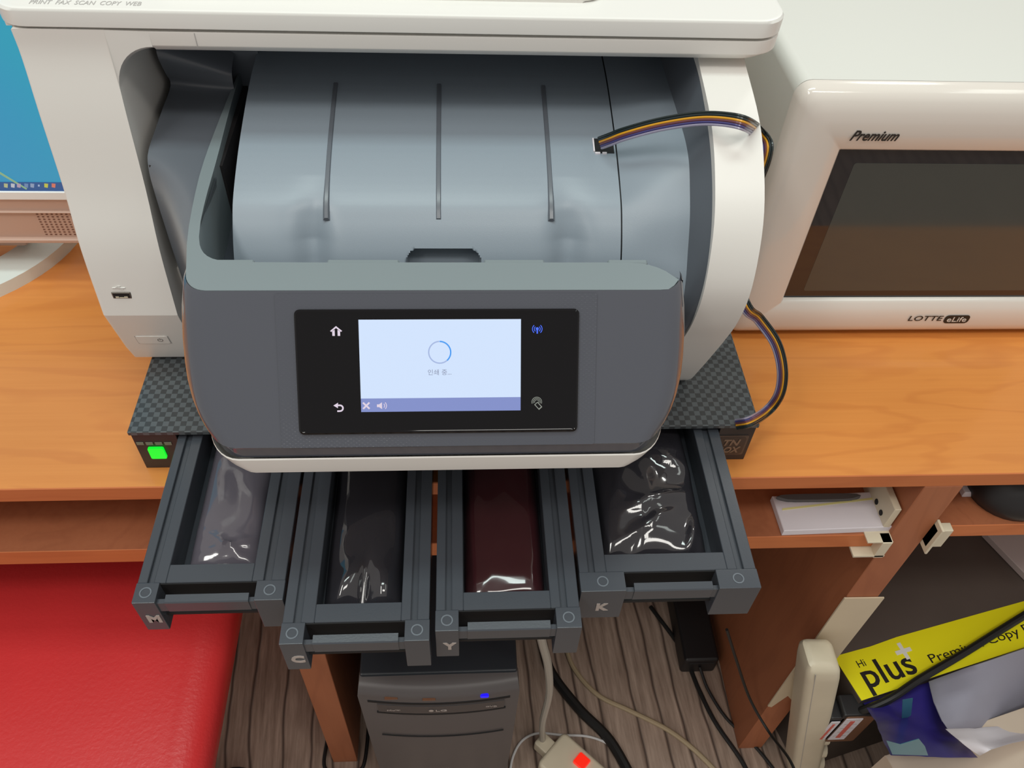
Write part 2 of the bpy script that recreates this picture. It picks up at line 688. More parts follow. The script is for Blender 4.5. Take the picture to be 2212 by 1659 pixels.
# ================================================================ DESK
DESKF = 391.5      # front edge of the worktop
desk = Thing('desk', (100, 650, FLOOR), 'orange wood-grain office desk under the printer and the microwave', 'desk')
bm = new()
box(bm, -1200, 1300, DESKF, 950, -17.5, 0, 0.8, 1)
for f_ in bm.faces:
    f_.material_index = 1 if f_.normal.y < -0.7 else 0
desk.part('worktop', bm, WOOD, mats=[EDGE])
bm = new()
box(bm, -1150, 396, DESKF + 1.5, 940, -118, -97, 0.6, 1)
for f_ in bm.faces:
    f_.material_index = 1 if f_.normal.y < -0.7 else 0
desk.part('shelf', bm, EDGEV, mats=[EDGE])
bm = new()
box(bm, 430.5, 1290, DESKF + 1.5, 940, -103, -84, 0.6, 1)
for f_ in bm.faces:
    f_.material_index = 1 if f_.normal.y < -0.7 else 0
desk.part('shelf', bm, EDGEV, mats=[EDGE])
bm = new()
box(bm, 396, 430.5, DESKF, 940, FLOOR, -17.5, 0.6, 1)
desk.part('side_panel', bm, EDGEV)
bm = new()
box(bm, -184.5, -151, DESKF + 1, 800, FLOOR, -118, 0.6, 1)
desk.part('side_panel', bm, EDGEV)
# shelf brackets of white metal
bm = new()
P = on_x(1905, 1062, 394)
box(bm, 388, 394.5, 396, 470, -97, -60, 0.5, 1)
box(bm, 372, 396, 384, 402, -97, -95.6)
box(bm, 386, 395.5, 383, 394, -122, -95.6, 0.4, 1)
box(bm, 366, 396, 383, 402, -120.5, -118.2)
br = desk.part('shelf_bracket', bm, BEIGE, label='white metal bracket at the end of the left shelf')
bm = new()
for y in (408, 420):
    prism(bm, rrect(y - 2.5, y + 2.5, -86, -80, 2.4, 3), 'x', 387.2, 388.2)
desk.part('screw_hole', bm, BOXK, parent=br)
bm = new()
box(bm, 431, 446, 384, 393, -106, -78, 0.5, 1)
box(bm, 431, 433.5, 380, 393, -112, -72, 0.5, 1)
desk.part('shelf_bracket', bm, BEIGE, label='white metal bracket at the end of the right shelf')

# masking paper wrapped on the divider front edge
bm = new()
pts = [(393.2, -216), (436, -217), (436.2, -470), (424, -500), (410, -478), (399, -515), (393.4, -512)]
A = [bm.verts.new((p[0], DESKF - 2.2, p[1])) for p in pts]
B = [bm.verts.new((p[0], DESKF - 0.6, p[1])) for p in pts]
bm.faces.new(A)
bm.faces.new(B[::-1])
for i in range(len(pts)):
    j = (i + 1) % len(pts)
    bm.faces.new((A[i], B[i], B[j], A[j]))
bmesh.ops.recalc_face_normals(bm, faces=bm.faces[:])
solo('masking_paper', bm, TAPE, 'cream masking paper stuck along the lower front of the wooden divider', 'paper')

# ================================================================ INK SUPPLY BOX
BX0, BX1, BY0, BY1 = -256, 238.5, 409, 640
ink = Thing('ink_supply_box', (-9, 520, 0), 'low black ink supply box with checker top and four open drawers under the printer', 'ink box')
bm = new()
box(bm, BX0, BX1, BY0, BY1, 44, 48, 0.5, 1)
ink.part('top_plate', bm, WEAVE, label='dark checker-patterned top plate')
bm = new()
# shell: side blocks with the openings for the drawers
box(bm, BX0 + 1, -221, BY0 + 1.5, BY1 - 1, 0, 44, 0.4, 1)
box(bm, 208, BX1 - 1, BY0 + 1.5, BY1 - 1, 0, 44, 0.4, 1)
box(bm, -221, 208, BY1 - 8, BY1 - 1, 0, 44)
box(bm, -221, 208, BY0 + 1.5, BY1 - 8, 0, 3)
ink.part('housing', bm, BOXB)
# status marks and green button on the front
bm = new()
for k in range(4):
    a = on_y(299 + k * 20.2, 961, BY0)
    poly_on(bm, [(-2.7, -1.6), (2.7, -1.6), (2.7, 1.6), (-2.7, 1.6)], (a.x + 1, BY0 + 1.5, a.z), (1, 0, 0), (0, 0, 1), 0.5)
ink.part('status_mark', bm, mat('pale_status_mark', rgb(126, 130, 112), 0.5), label='four pale dashes above the green button')
bm = new()
a = on_y(340, 979, BY0)
prism(bm, rrect(a.x - 6, a.x + 6, a.z - 6.6, a.z + 6.6, 1.2, 3), 'y', BY0 - 0.6, BY0 + 1.6)
ink.part('power_button', bm, GREENL, label='glowing green square button')
# logo plate at the right end
bm = new()
prism(bm, rrect(208.5, 234, 8, 33, 1.0, 2), 'y', BY0 + 0.7, BY0 + 1.6)
lp = ink.part('logo_plate', bm, mat('brown_logo_plate', rgb(86, 70, 60), 0.4), label='dim brown logo plate')
bm = new()
prism(bm, rrect(209.5, 232.5, 9.2, 31.8, 3, 3), 'y', BY0 + 0.5, BY0 + 0.8)
ink.part('logo_field', bm, mat('dark_logo_field', rgb(62, 50, 44), 0.4), parent=lp)
bm = new()
text(bm, 'TN', (221, BY0 + 0.5, 21.5), (1, 0, 0), (0, 0, 1), 7.2, 0.5, width=14, bold=0.03, align='CENTER', shear=0.2)
text(bm, 'BOX', (220.5, BY0 + 0.5, 12.0), (1, 0, 0), (0, 0, 1), 7.2, 0.5, width=19, bold=0.03, align='CENTER', shear=0.2)
ink.part('logo_lettering', bm, mat('brown_logo_letters', rgb(128, 104, 86), 0.4), parent=lp, label='letters in two rows')


def drawer(letter, x0, x1, y0, ox0, ox1, hx0, hx1, opening_y, label):
    """open tray: x0..x1 wide, front at y0; ox0..ox1 bag opening; hx0..hx1 hand recess"""
    yb = 600
    zt, zb = 40.0, 11.0
    CD = 15.0
    bm = new()
    # rails with a shallow groove on each side
    for (a, b) in ((x0 + 0.4, ox0), (ox1, x1 - 0.4)):
        w = b - a
        box(bm, a, a + w * 0.34, y0 + CD, yb, zb + 3, zt, 0.4, 1)
        box(bm, a + w * 0.34, a + w * 0.58, y0 + CD, yb, zb + 3, zt - 2.6)
        box(bm, a + w * 0.58, b, y0 + CD, yb, zb + 3, zt, 0.4, 1)
    # cross member and corner blocks
    box(bm, ox0 + 0.05, ox1 - 0.05, y0 + CD, opening_y, zb + 3, zt, 0.4, 1)
    box(bm, x0, hx0, y0, y0 + CD, 0.8, zt + 0.5, 0.6, 2)
    box(bm, hx1, x1, y0, y0 + CD, 0.8, zt + 0.5, 0.6, 2)
    # floor of the tray
    box(bm, x0 + 2, x1 - 2, y0 + CD - 1, yb, zb - 4, zb + 3)
    d = ink.part('ink_drawer', bm, DRW, label=label)
    bm = new()
    box(bm, hx0 + 0.05, hx1 - 0.05, y0 + 5.0, y0 + CD - 0.1, 13, 16)
    box(bm, hx0 + 0.05, hx1 - 0.05, y0 + CD - 0.7, y0 + CD + 0.05, 13, zt - 1.2)
    ink.part('recess', bm, BOXK, parent=d)  # black liner, shade of the open hand recess put into colour
    bm = new()
    m0 = hx0 + (hx1 - hx0) * 0.09
    pts = [(y0 + 0.8, zt - 14), (y0 + 0.3, zt - 1.6), (y0 + 1.0, zt - 0.6), (y0 + 6.2, zt - 0.2), (y0 + 6.2, zt - 3), (y0 + 3, zt - 4), (y0 + 2.6, zt - 14)]
    prism(bm, pts, 'x', m0, hx1 - 4)
    box(bm, hx0, m0, y0 + 1.2, y0 + 4.5, zt - 14, zt - 3)
    box(bm, hx1 - 4, hx1, y0 + 1.2, y0 + 4.5, zt - 14, zt - 3)
    ink.part('handle', bm, DRW, parent=d)
    bm = new()
    text(bm, letter, ((x0 + hx0) / 2 + 1.5, y0 - 0.05, 13.5), (1, 0, 0), (0, 0, 1), 9.0, 0.5, width=9.0, bold=0.05, align='CENTER')
    ink.part('letter', bm, LETT, parent=d, label='light grey letter ' + letter)
    for cx in ((x0 + hx0) / 2, (x1 + hx1) / 2):
        bm = new()
        arc_on(bm, 0, 0, 3.6, 0.9, 0, 360, (cx, y0 + 7.5, zt + 0.45), (1, 0, 0), (0, 1, 0), 0.4, 20)
        ink.part('moulding_mark', bm, LETT2, parent=d)
    return d


LETT2 = mat('moulding_grey', rgb(104, 112, 120), 0.3)
drawer('M', -220.3, -121.0, 270, -201.2, -143.7, -205, -140.3, 298.8, 'leftmost drawer marked M')
drawer('C', -119.5, -22.3, 238.4, -98.4, -41.4, -104, -38.8, 266.6, 'drawer marked C sticking out furthest')
drawer('Y', -18.8, 79.0, 244.6, 0, 59.2, -3.1, 62, 272.7, 'drawer marked Y')
drawer('K', 80.8, 207.3, 270.5, 100.2, 186.4, 112.5, 177.6, 299.5, 'wide rightmost drawer marked K')


def ink_bag(x0, x1, y0, y1, z0, z1, seed, m, label, amp=3.0, folds=()):
    bm = new()
    nx, ny = 44, 70
    rings = []
    for j in range(ny + 1):
        v = j / ny
        row = []
        for i in range(nx + 1):
            u = i / nx
            x = x0 + (x1 - x0) * u
            y = y0 + (y1 - y0) * v
            e = max(0.0, (1 - abs(2 * u - 1) ** 5)) ** 0.5 * max(0.0, (1 - abs(2 * v - 1) ** 7)) ** 0.5
            h = z0 + (z1 - z0) * e
            n_ = noise.noise(Vector((x * 0.022 + seed, y * 0.018, seed))) * amp
            n_ += abs(noise.noise(Vector((x * 0.028, y * 0.022 + seed, 3.1)))) * amp * 0.8
            n_ -= abs(noise.noise(Vector((x * 0.012 + y * 0.018, x * 0.026 - y * 0.008, seed * 2)))) * amp * 1.1
            for (fx, fy, fa, fl, fw_, fh) in folds:
                dx, dy = x - fx, y - fy
                a = dx * math.cos(fa) + dy * math.sin(fa)
                b = -dx * math.sin(fa) + dy * math.cos(fa)
                n_ += fh * math.exp(-(b / fw_) ** 2) * math.exp(-(a / fl) ** 2)
            row.append(Vector((x, y, min(h + n_ * e, z1 + 5.5))))
        rings.append(row)
    T = [[bm.verts.new(p) for p in r] for r in rings]
    for a, b in zip(T, T[1:]):
        for i in range(nx):
            bm.faces.new((a[i], a[i + 1], b[i + 1], b[i]))
    # flat underside
    rim = [T[0][i] for i in range(nx + 1)] + [T[j][nx] for j in range(1, ny + 1)] + [T[ny][i] for i in range(nx - 1, -1, -1)] + [T[j][0] for j in range(ny - 1, 0, -1)]
    bm.faces.new(rim[::-1])
    return solo('ink_bag', bm, m, label, 'ink bag', 'ink bags in the four drawers', ang=80)


ink_bag(-196, -144.6, 300, 560, 15, 33, 1.7, BAGG, 'grey glossy ink bag with creases lying in the drawer marked M', 4.0,
        [(-168, 318, 0.35, 26, 2.2, 5), (-168, 318, -0.55, 22, 2.2, 4), (-172, 309, 0.15, 30, 2.0, 3)])
ink_bag(-97.5, -42.2, 268, 560, 15, 32, 4.2, BAG, 'black glossy ink bag with two puffed ends lying in the drawer marked C', 3.0,
        [(-56, 274, 1.55, 22, 8, 9), (-86, 274, 1.2, 26, 7, 7), (-70, 276, 1.5, 24, 3, -5)])
ink_bag(0.8, 58.4, 274, 560, 15, 31, 8.9, BAGR, 'dark red glossy ink bag lying in the drawer marked Y', 3.0,
        [(25, 279, 0.1, 22, 2.5, 4)])
ink_bag(101, 182, 302, 560, 15, 35, 12.4, BAG, 'large black wrinkled ink bag lying in the wide drawer marked K', 6.5,
        [(150, 350, 0.3, 30, 4, 5), (140, 330, 0.5, 30, 3, 4), (170, 320, 1.2, 20, 3, 5), (165, 385, -0.4, 26, 5, 4)])

# ================================================================ PRINTER
prt = Thing('printer', (-35, 650, 48), 'white all-in-one inkjet printer with dark front and lit touchscreen on the desk', 'printer')
LPROF = smooth_prof([(503, 318), (502, 300), (495, 265), (486, 215), (475, 172), (467, 116)], 4) + [(478, 70), (484, 53), (489, 48)]
LP = LPROF + [(820, 48), (820, 318)]
bm = new()
prism(bm, LP, 'x', -268, -213)
bmesh.ops.bevel(bm, geom=[e for e in bm.edges if all(v.co.x < -267 for v in e.verts)], offset=2.2, segments=3, affect='EDGES', profile=0.5)
# main body block behind the cavity, and the base
box(bm, -214, 187, 640, 819, 48.5, 318)
box(bm, -214, 149, 493, 645, 48.5, 140)
body = prt.part('body', bm, WHITE, ang=12)
# fold line where the column turns under is geometric; the concave corner fillet:
bm = new()
rings = []
def prof_y(z):
    for a, b in zip(LPROF, LPROF[1:]):
        if b[1] <= z <= a[1] and a[1] > b[1]:
            return a[0] + (b[0] - a[0]) * (z - a[1]) / (b[1] - a[1])
    return 503


for y, rz in ((0, 26.0), (0.5, 25.6), (8.5, 21.4), (42, 21.0)):
    ring = [(-213.05, y + 503, 317.9), (-213.05, y + prof_y(282), 282)]
    for k in range(1, 12):
        a = math.radians(180 - 90 * k / 11)
        zz = 282 + rz * math.sin(a)
        ring.append((-187.0 + 26.05 * math.cos(a), y + prof_y(zz) * (1 - k / 11) + 503 * k / 11, zz))
    ring.append((-187.0, y + 503, 317.4))
    rings.append(ring)
loft(bm, rings)
prt.part('corner_fillet', bm, WHITE)
# right wall
RPROF = smooth_prof([(519, 300), (512, 297.5), (465, 287), (436, 272), (410, 246), (396.5, 206), (400, 172), (413, 138)], 5) + [(430, 100), (447, 62), (456, 50), (462, 48)]
bm = new()
prism(bm, RPROF + [(810, 48), (810, 303)], 'x', 157, 188, 1.2, 2)
prt.part('side_wall', bm, WHITE, label='curved white right side wall')
# dark curved inner flank of the right wall, from the tray edge up to the white strip
PR = [(600, 263), (560, 262), (507, 260.5), (480, 258.5), (464, 253.5), (450, 243), (436, 229.5), (424, 211), (414, 194), (409, 172), (415, 140)]
PR_s = smooth_prof(PR, 4)
RR_s = smooth_prof([(600, 298), (519, 296), (512, 294.5), (465, 284), (437, 269.5), (412, 244), (399, 206), (402, 172), (415, 138), (446, 66)], 4)
N = 60
PQ0 = smooth_prof(PR, 6)
RQ0 = smooth_prof([(600, 298), (560, 297), (512, 293.5), (485, 287), (465, 280.5), (445, 271), (424, 255), (408, 234), (399.5, 206), (402, 172), (414, 140)], 6)
bm = new()
rings = []
for k in range(N + 1):
    a = PQ0[k]
    b = RQ0[k]
    ring = []
    for j in range(7):
        t = j / 6
        bul = math.sin(t * math.pi) * 1.6
        ring.append((150 + 7.2 * t, a[0] + (b[0] - a[0]) * t - bul, a[1] + (b[1] - a[1]) * t - bul * 0.3))
    rings.append(ring)
loft(bm, rings, closed=False, cap0=False, cap1=False)
prt.part('inner_flank', bm, DARKS, label='smooth charcoal inner flank beside the output tray')

# output tray: S-profile surface lofted in x
TP = [(640, 262), (600, 260), (555, 256), (507, 246), (480, 238), (457, 229), (446, 221), (436, 211), (428, 200), (424, 188), (423, 150)]
TP_s = smooth_prof(TP, 4)
bm = new()
xs = [-147 + i * 3.0 for i in range(36)] + [-41 + i * 0.9 for i in range(68)] + [20.5 + i * 3.0 for i in range(29)] + [107.0]
NS = 190
grid = []
for x in xs:
    col = []
    for k in range(NS + 1):
        y, z = lerp_prof(TP_s, k / NS)
        # hand notch cut in the front lip
        nx = max(0.0, abs(x + 11) - 14)
        nd = 0.0
        if abs(x + 11) < 27 and z < 211 and y < 445:
            ex_ = max(0.0, abs(x + 11) - 16) / 9.0
            ez_ = max(0.0, z - 199) / 8.5
            q = ex_ * ex_ + ez_ * ez_
            nd = max(0.0, min(1.0, (1 - q) * 3.0))
            nd = nd * nd * (3 - 2 * nd)
        # two soft vertical hollows
        hol = 8.0 * math.exp(-((x + 97) / 10.0) ** 2) * (1 if z < 236 else 0) * min(1, max(0, (236 - z) / 25))
        hol += 8.0 * math.exp(-((x - 72) / 11.0) ** 2) * min(1, max(0, (236 - z) / 25))
        col.append(Vector((x, y + nd * 13 + hol, z - nd * 4 - hol * 0.4)))
    grid.append(col)
V = [[bm.verts.new(p) for p in c] for c in grid]
for a, b in zip(V, V[1:]):
    for k in range(NS):
        bm.faces.new((a[k], a[k + 1], b[k + 1], b[k]))
bmesh.ops.recalc_face_normals(bm, faces=bm.faces[:])
W_ = [bm.verts.new((-147, p[0], p[1])) for p in TP_s]
W2 = [bm.verts.new((-147, p[0] if p[0] > 424 else 424, 186)) for p in TP_s]
for k in range(len(W_) - 1):
    bm.faces.new((W_[k], W_[k + 1], W2[k + 1], W2[k]))
tray = prt.part('output_tray', bm, DARK, label='charcoal output tray in the open cavity', ang=60)
# rest of the tray up to the flank
bm = new()
TQ = smooth_prof([(600, 260), (560, 256.5), (507, 246), (480, 238), (465, 232), (453, 226.5), (443, 218), (434, 208.5), (427, 198), (423.5, 186), (422.5, 160)], 6)
PQ = smooth_prof(PR, 6)
rings = []
for a, b in zip(TQ, PQ):
    rings.append([(108 + 42 * t, a[0] + (b[0] - a[0]) * t, a[1] + (b[1] - a[1]) * t + 1.2 * math.sin(t * math.pi)) for t in [j / 8 for j in range(9)]])
loft(bm, rings, closed=False, cap0=False, cap1=False)
prt.part('tray_side_door', bm, DARK, parent=tray)
# seam between both: dark strip just below the surface
bm = new()
rings = []
for k in range(N + 1):
    a = lerp_prof(TP_s[:-4], k / N)
    rings.append([(106.4, a[0] + 1.2, a[1] - 1.2), (108.8, a[0] + 1.2, a[1] - 1.2)])
loft(bm, rings, closed=False, cap0=False, cap1=False)
prt.part('seam', bm, SEAM, parent=tray)
# three ribs
for rx in (-87, -14, 60.5):
    bm = new()
    ta = 0.0
    prof = [lerp_prof(TP_s, k / 60) for k in range(61)]
    prof = [p for p in prof if 446 <= p[0] <= 560][::-1]
    rings = []
    for i, (y, z) in enumerate(prof):
        rings.append([(rx - 2.2, y, z - 1), (rx - 1.1, y, z + 1.0), (rx + 1.1, y, z + 1.0), (rx + 2.2, y, z - 1)])
    loft(bm, rings)
    prt.part('rib', bm, DARKS, parent=tray)
# black slab painted as the dark of the hole where the tubes leave


def tz_at(y):
    for a, b in zip(TP_s, TP_s[1:]):
        if b[0] <= y <= a[0]:
            t = (y - a[0]) / (b[0] - a[0]) if b[0] != a[0] else 0
            return a[1] + (b[1] - a[1]) * t
    return TP_s[0][1]


def slab(bm, x0, x1, y0, y1, lo, hi):
    loft(bm, [[(x0, y, tz_at(y) + lo), (x1, y, tz_at(y) + lo), (x1, y, tz_at(y) + hi), (x0, y, tz_at(y) + hi)] for y in (y0, (y0 + y1) / 2, y1)])


h0, h1 = on_z(1287, 318, 247), on_z(1348, 286, 251)
HX0, HX1, HY0, HY1 = h0.x, 105.8, h0.y, h1.y
bm = new()
slab(bm, HX0, HX1, HY0, HY1, -1.5, 0.5)
hole = prt.part('tube_opening', bm, BOXK, parent=tray)
bm = new()
slab(bm, HX0 - 1.0, HX0, HY0 + 1, HY1, -1, 1.0)
slab(bm, HX0, HX0 + 3.5, HY0 - 0.9, HY0 + 0.2, -1, 1.0)
slab(bm, HX0 + 5, HX0 + 8, HY0 - 0.9, HY0 + 0.2, -1, 1.0)
prt.part('tube_opening_edge', bm, PAPER, parent=tray, label='chipped white edge of the opening')
# lining of the cavity: back wall, ceiling, left shoulder
bm = new()
box(bm, -206, 157, 606, 641, 140, 303)
box(bm, -206, -190, 576, 606, 255, 303)
box(bm, -190, -146, 592, 607, 186, 303)
box(bm, -206, 157, 530, 640, 301.5, 303.4)
prt.part('cavity_lining', bm, mat('cavity_charcoal', rgb(96, 104, 114), 0.5), label='dark lining of the cavity under the lid')
# left shoulder between the white column and the rim arm
S0 = [(606, 292), (575, 284), (561, 275), (566, 258), (570, 246), (540, 243.5), (508, 241), (497, 239.5), (490, 236), (485.5, 226), (484, 212), (483, 195), (482, 152), (484, 110), (492, 60)]
S1 = [(606, 262), (585, 258), (575, 254), (572, 248), (568, 241), (540, 239.8), (508, 238.6), (480, 238), (450, 238), (425, 237.5), (402, 235), (392, 220), (390, 192), (412, 145), (484, 62)]
bm = new()
rings = []
s0 = S0
s1 = S1
for i in range(len(s0)):
    ring = []
    for j in range(11):
        t = j / 10
        tt = t ** 1.25
        wz = math.sin(t * math.pi / 2)
        ring.append(Vector((-207 + 44 * t, s0[i][0] + (s1[i][0] - s0[i][0]) * tt, s0[i][1] + (s1[i][1] - s0[i][1]) * t)))
    rings.append(ring)
# densify along the profile with a spline
cols = list(zip(*rings))
cols = [spline(list(c), 4) for c in cols]
rings2 = list(zip(*cols))
loft(bm, [list(r) for r in rings2], closed=False, cap0=False, cap1=False)
prt.part('left_shoulder', bm, DARKS, label='smooth dark shoulder left of the control panel', ang=75)
# chin behind and below the control panel
bm = new()
prism(bm, [(428, 150), (418, 150), (423, 138), (444, 90), (470, 50), (640, 50), (640, 185), (436, 185)], 'x', -158, 147)
box(bm, -206, -158.2, 487, 640, 50, 234)
prt.part('chin', bm, BOXB)

# ---- control panel: lofted shell
CX = -13.5


def outline(z, yf, hw, rx, ry, yl=470, yr=None, n=9):
    yr = yr or (365 + min(50, max(0, 240 - z) * 1.0))
    x0, x1 = CX - hw, CX + hw
    pts = [(x0, yl, z), (x0, (yl + yf + ry) / 2, z)]
    for k in range(n + 1):
        a = math.radians(180 + 90 * k / n)
        pts.append((x0 + rx + rx * math.cos(a), yf + ry + ry * math.sin(a), z))
    m = 10
    for k in range(1, m):
        pts.append((x0 + rx + (x1 - x0 - 2 * rx) * k / m, yf, z))
    for k in range(n + 1):
        a = math.radians(270 + 90 * k / n)
        pts.append((x1 - rx + rx * math.cos(a), yf + ry + ry * math.sin(a), z))
    pts += [(x1, (yr + yf + ry) / 2, z), (x1, yr, z)]
    return pts


def yface(z):
    return 300 + (z - 168) * 0.7813


lev = [(240.0, 143.2, 14, 17), (238.5, 144.4, 14, 17), (225, 147, 16, 20), (212, 148.3, 17, 23), (200, 148.5, 18, 26), (192, 148.2, 19, 28), (185, 147.3, 20, 30), (179, 145.8, 21, 32), (174, 143.8, 22, 34), (170.5, 141.8, 23, 35), (168.4, 140.3, 23, 36)]
bm = new()
rings = [outline(z, yface(z), hw, rx, ry) for z, hw, rx, ry in lev]
loft(bm, rings, closed=False, cap0=False, cap1=False)
panel = prt.part('control_panel', bm, GLOSS, label='glossy dark control panel with rounded corners', ang=60)
# darker lower band and white strip
bm = new()
rings = [outline(168.4, 300.3, 140.3, 23, 36), outline(166.5, 300.9, 139, 23, 36), outline(158.6, 300.9, 137, 22, 35)]
loft(bm, rings, closed=False, cap0=False, cap1=False)
prt.part('lower_band', bm, GLOSS, parent=panel)
bm = new()
rings = [outline(158.6, 299.8, 139.5, 22, 35), outline(157.8, 299.2, 139.5, 22, 35), outline(150, 299.6, 135, 21, 34), outline(143.5, 300.6, 128.5, 18, 33), outline(142.2, 303, 126, 17, 31)]
R = loft(bm, rings, closed=False, cap0=False, cap1=False)
bm.faces.new(R[-1])
prt.part('white_strip', bm, WHITE, parent=panel, label='white strip along the bottom of the panel')
# rim: plan outlines measured front to back
def cat(pts, sub):
    return [Vector(p) for p in spline([Vector((p[0], p[1], 0)) for p in pts], sub)]


outer = [(-163, 604), (-166, 545), (-168, 480), (-166, 440), (-162.5, 405), (-158, 380)] + [(CX - 143 + 14 - 14 * math.cos(math.radians(a)), yface(240) + 17 - 17 * math.sin(math.radians(a))) for a in (8, 24, 40, 56, 72, 90)]
outer += [(-90, yface(240)), (-40, yface(240)), (10, yface(240)), (60, yface(240))]
outer += [(CX + 143 - 14 + 14 * math.sin(math.radians(a)), yface(240) + 17 - 17 * math.cos(math.radians(a))) for a in (0, 18, 34, 50, 66, 82)] + [(130.5, 384), (131, 394)]
inner = [(-162, 604), (-161.5, 545), (-160, 490), (-159.2, 450), (-157.6, 420), (-155.5, 404), (-153, 395), (-149, 388), (-143, 383.5), (-135, 381.5), (-126, 381), (-116, 380.7)]
inner += [(-85, 380.5), (-40, 380.5), (10, 380.5), (60, 380.5)]
inner += [(96, 380.5), (105, 380), (113, 378), (120, 374), (125.5, 370), (128.5, 376), (129.3, 384), (129.6, 394)]
n_ = min(len(outer), len(inner))


def resample(pts, n):
    P = [Vector((p[0], p[1], 0)) for p in pts]
    P = spline(P, 6)
    L = [0]
    for a, b in zip(P, P[1:]):
        L.append(L[-1] + (b - a).length)
    out = []
    for k in range(n):
        s = L[-1] * k / (n - 1)
        for i in range(len(L) - 1):
            if L[i + 1] >= s or i == len(L) - 2:
                t = (s - L[i]) / max(1e-9, L[i + 1] - L[i])
                out.append(P[i].lerp(P[i + 1], min(1, t)))
                break
    return out


def seg_resample(pts, idx, counts):
    out = []
    for (a, b), c in zip(zip(idx, idx[1:]), counts):
        q = resample(pts[a:b + 1], c)
        out += q if not out else q[1:]
    return out


NO = len(outer) - 1
NI = len(inner) - 1
oo = seg_resample(outer, [0, 5, 11, 15, 21, NO], [14, 14, 14, 14, 6])
ii = seg_resample(inner, [0, 5, 11, 15, 20, NI], [14, 14, 14, 14, 6])


def zrim(p):
    # the right end of the rim slopes down round the corner
    if p.x > 121 and p.y > 366:
        return 240 - min(24, max(0, p.y - 367) * 0.95 * min(1, (p.x - 121) / 5))
    return 240 + (max(0, p.y - 470) * 0.03)


bm = new()
r0 = [Vector((p.x, p.y, zrim(p) - 2.0)) for p in oo]
r1 = [Vector((p.x, p.y + 0.4, zrim(p))) for p in oo]
r2 = [Vector((p.x, p.y, zrim(p) + 0.3)) for p in ii]
r3 = [Vector((p.x, p.y + 1.0, zrim(p) - 2)) for p in ii]
r4 = [Vector((p.x, p.y + 1.5, 190)) for p in ii]
loft(bm, [r0, r1, r2, r3, r4], closed=False, cap0=False, cap1=False)
prt.part('rim', bm, RIM, parent=panel, label='matte slate rim along the top of the panel', ang=40)
# trough floor between rim and tray
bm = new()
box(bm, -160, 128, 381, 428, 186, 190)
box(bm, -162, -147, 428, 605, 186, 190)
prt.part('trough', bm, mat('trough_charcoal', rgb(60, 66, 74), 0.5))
# tabs along the inner rim
for xa, xb in ((-142, -120), (-78, -36), (14, 50), (88, 112)):
    bm = new()
    box(bm, xa, xb, 380.6, 384.4, 234.5, 239.6, 0.8, 1)
    prt.part('rim_tab', bm, RIM, parent=panel)

# ---- screen bezel on the face plane
EL = math.radians(38.0)
FN = Vector((0, -math.cos(EL), math.sin(EL)))
FX = Vector((1, 0, 0))
FY = FN.cross(FX)  # up the slope
FO = Vector((CX, 330.0, 168 + (330 - 300) / 0.7813))


def fp(px, py):
    d = ray(px, py)
    o_ = Vector((0, 0, CAMH))
    t = (FO - o_).dot(FN) / d.dot(FN)
    q = o_ + d * t - FO
    return q.dot(FX), q.dot(FY)


# tread insert around the bezel
a0 = fp(600, 640)
a1 = fp(1283, 955)
bm = new()
poly_on(bm, rrect(-91, 92, a1[1] - 1, a0[1] + 1.5, 1.2, 2), FO + FN * 0.15, FX, FY, 0.5)
bmesh.ops.recalc_face_normals(bm, faces=bm.faces[:])
prt.part('textured_insert', bm, DOTS, parent=panel, label='finely textured insert around the touchscreen')
b0 = fp(636, 668)
b1 = fp(1246, 930)
bw0, bw1, bh0, bh1 = b0[0], b1[0], b1[1], b0[1]
bm = new()
out_ = rrect(bw0, bw1, bh0, bh1, 3, 5)
mid_ = rrect(bw0 + 1.0, bw1 - 1.0, bh0 + 1.0, bh1 - 1.0, 2.6, 5)
in_ = rrect(bw0 + 3.4, bw1 - 3.4, bh0 + 3.4, bh1 - 3.4, 1.6, 5)


def lift(pts, h):
    return [FO + FX * p[0] + FY * p[1] + FN * h for p in pts]


loft(bm, [lift(out_, 0.2), lift(out_, 2.2), lift(mid_, 3.0), lift(in_, 1.6)], cap0=True, cap1=True)
bez = prt.part('touchscreen', bm, BLK, parent=panel, label='black glass touchscreen panel')
s0_ = fp(775, 690)
s1_ = fp(1124, 885)
sb = fp(950, 858)
ZS = 1.75
bm = new()
poly_on(bm, [(s0_[0], sb[1]), (s1_[0], sb[1]), (s1_[0], s0_[1]), (s0_[0], s0_[1])], FO + FN * 1.5, FX, FY, 0.35)
prt.part('display', bm, SCRW, parent=panel, label='lit pale blue display')
bm = new()
poly_on(bm, [(s0_[0], s1_[1]), (s1_[0], s1_[1]), (s1_[0], sb[1]), (s0_[0], sb[1])], FO + FN * 1.5, FX, FY, 0.35)
prt.part('status_bar', bm, SCRB, parent=panel, label='blue status bar along the display bottom')
SO = FO + FN * 1.86
c = fp(950, 760)
bm = new()
arc_on(bm, c[0], c[1], 6.3, 0.75, 90, -268, SO, FX, FY, 0.12, 40)
prt.part('spinner', bm, RINGL, parent=panel)
bm = new()
arc_on(bm, c[0], c[1], 6.3, 0.8, 90, -48, SO + FN * 0.1, FX, FY, 0.12, 24)
prt.part('spinner', bm, RINGB, parent=panel, label='bright blue quarter of the spinner')
c = fp(950, 808)
bm = new()
text(bm, '인쇄 중...', SO + FX * c[0] + FY * (c[1]), FX, FY, 2.6, 0.12, width=13.5, align='CENTER')
prt.part('display_text', bm, SCRT, parent=panel)
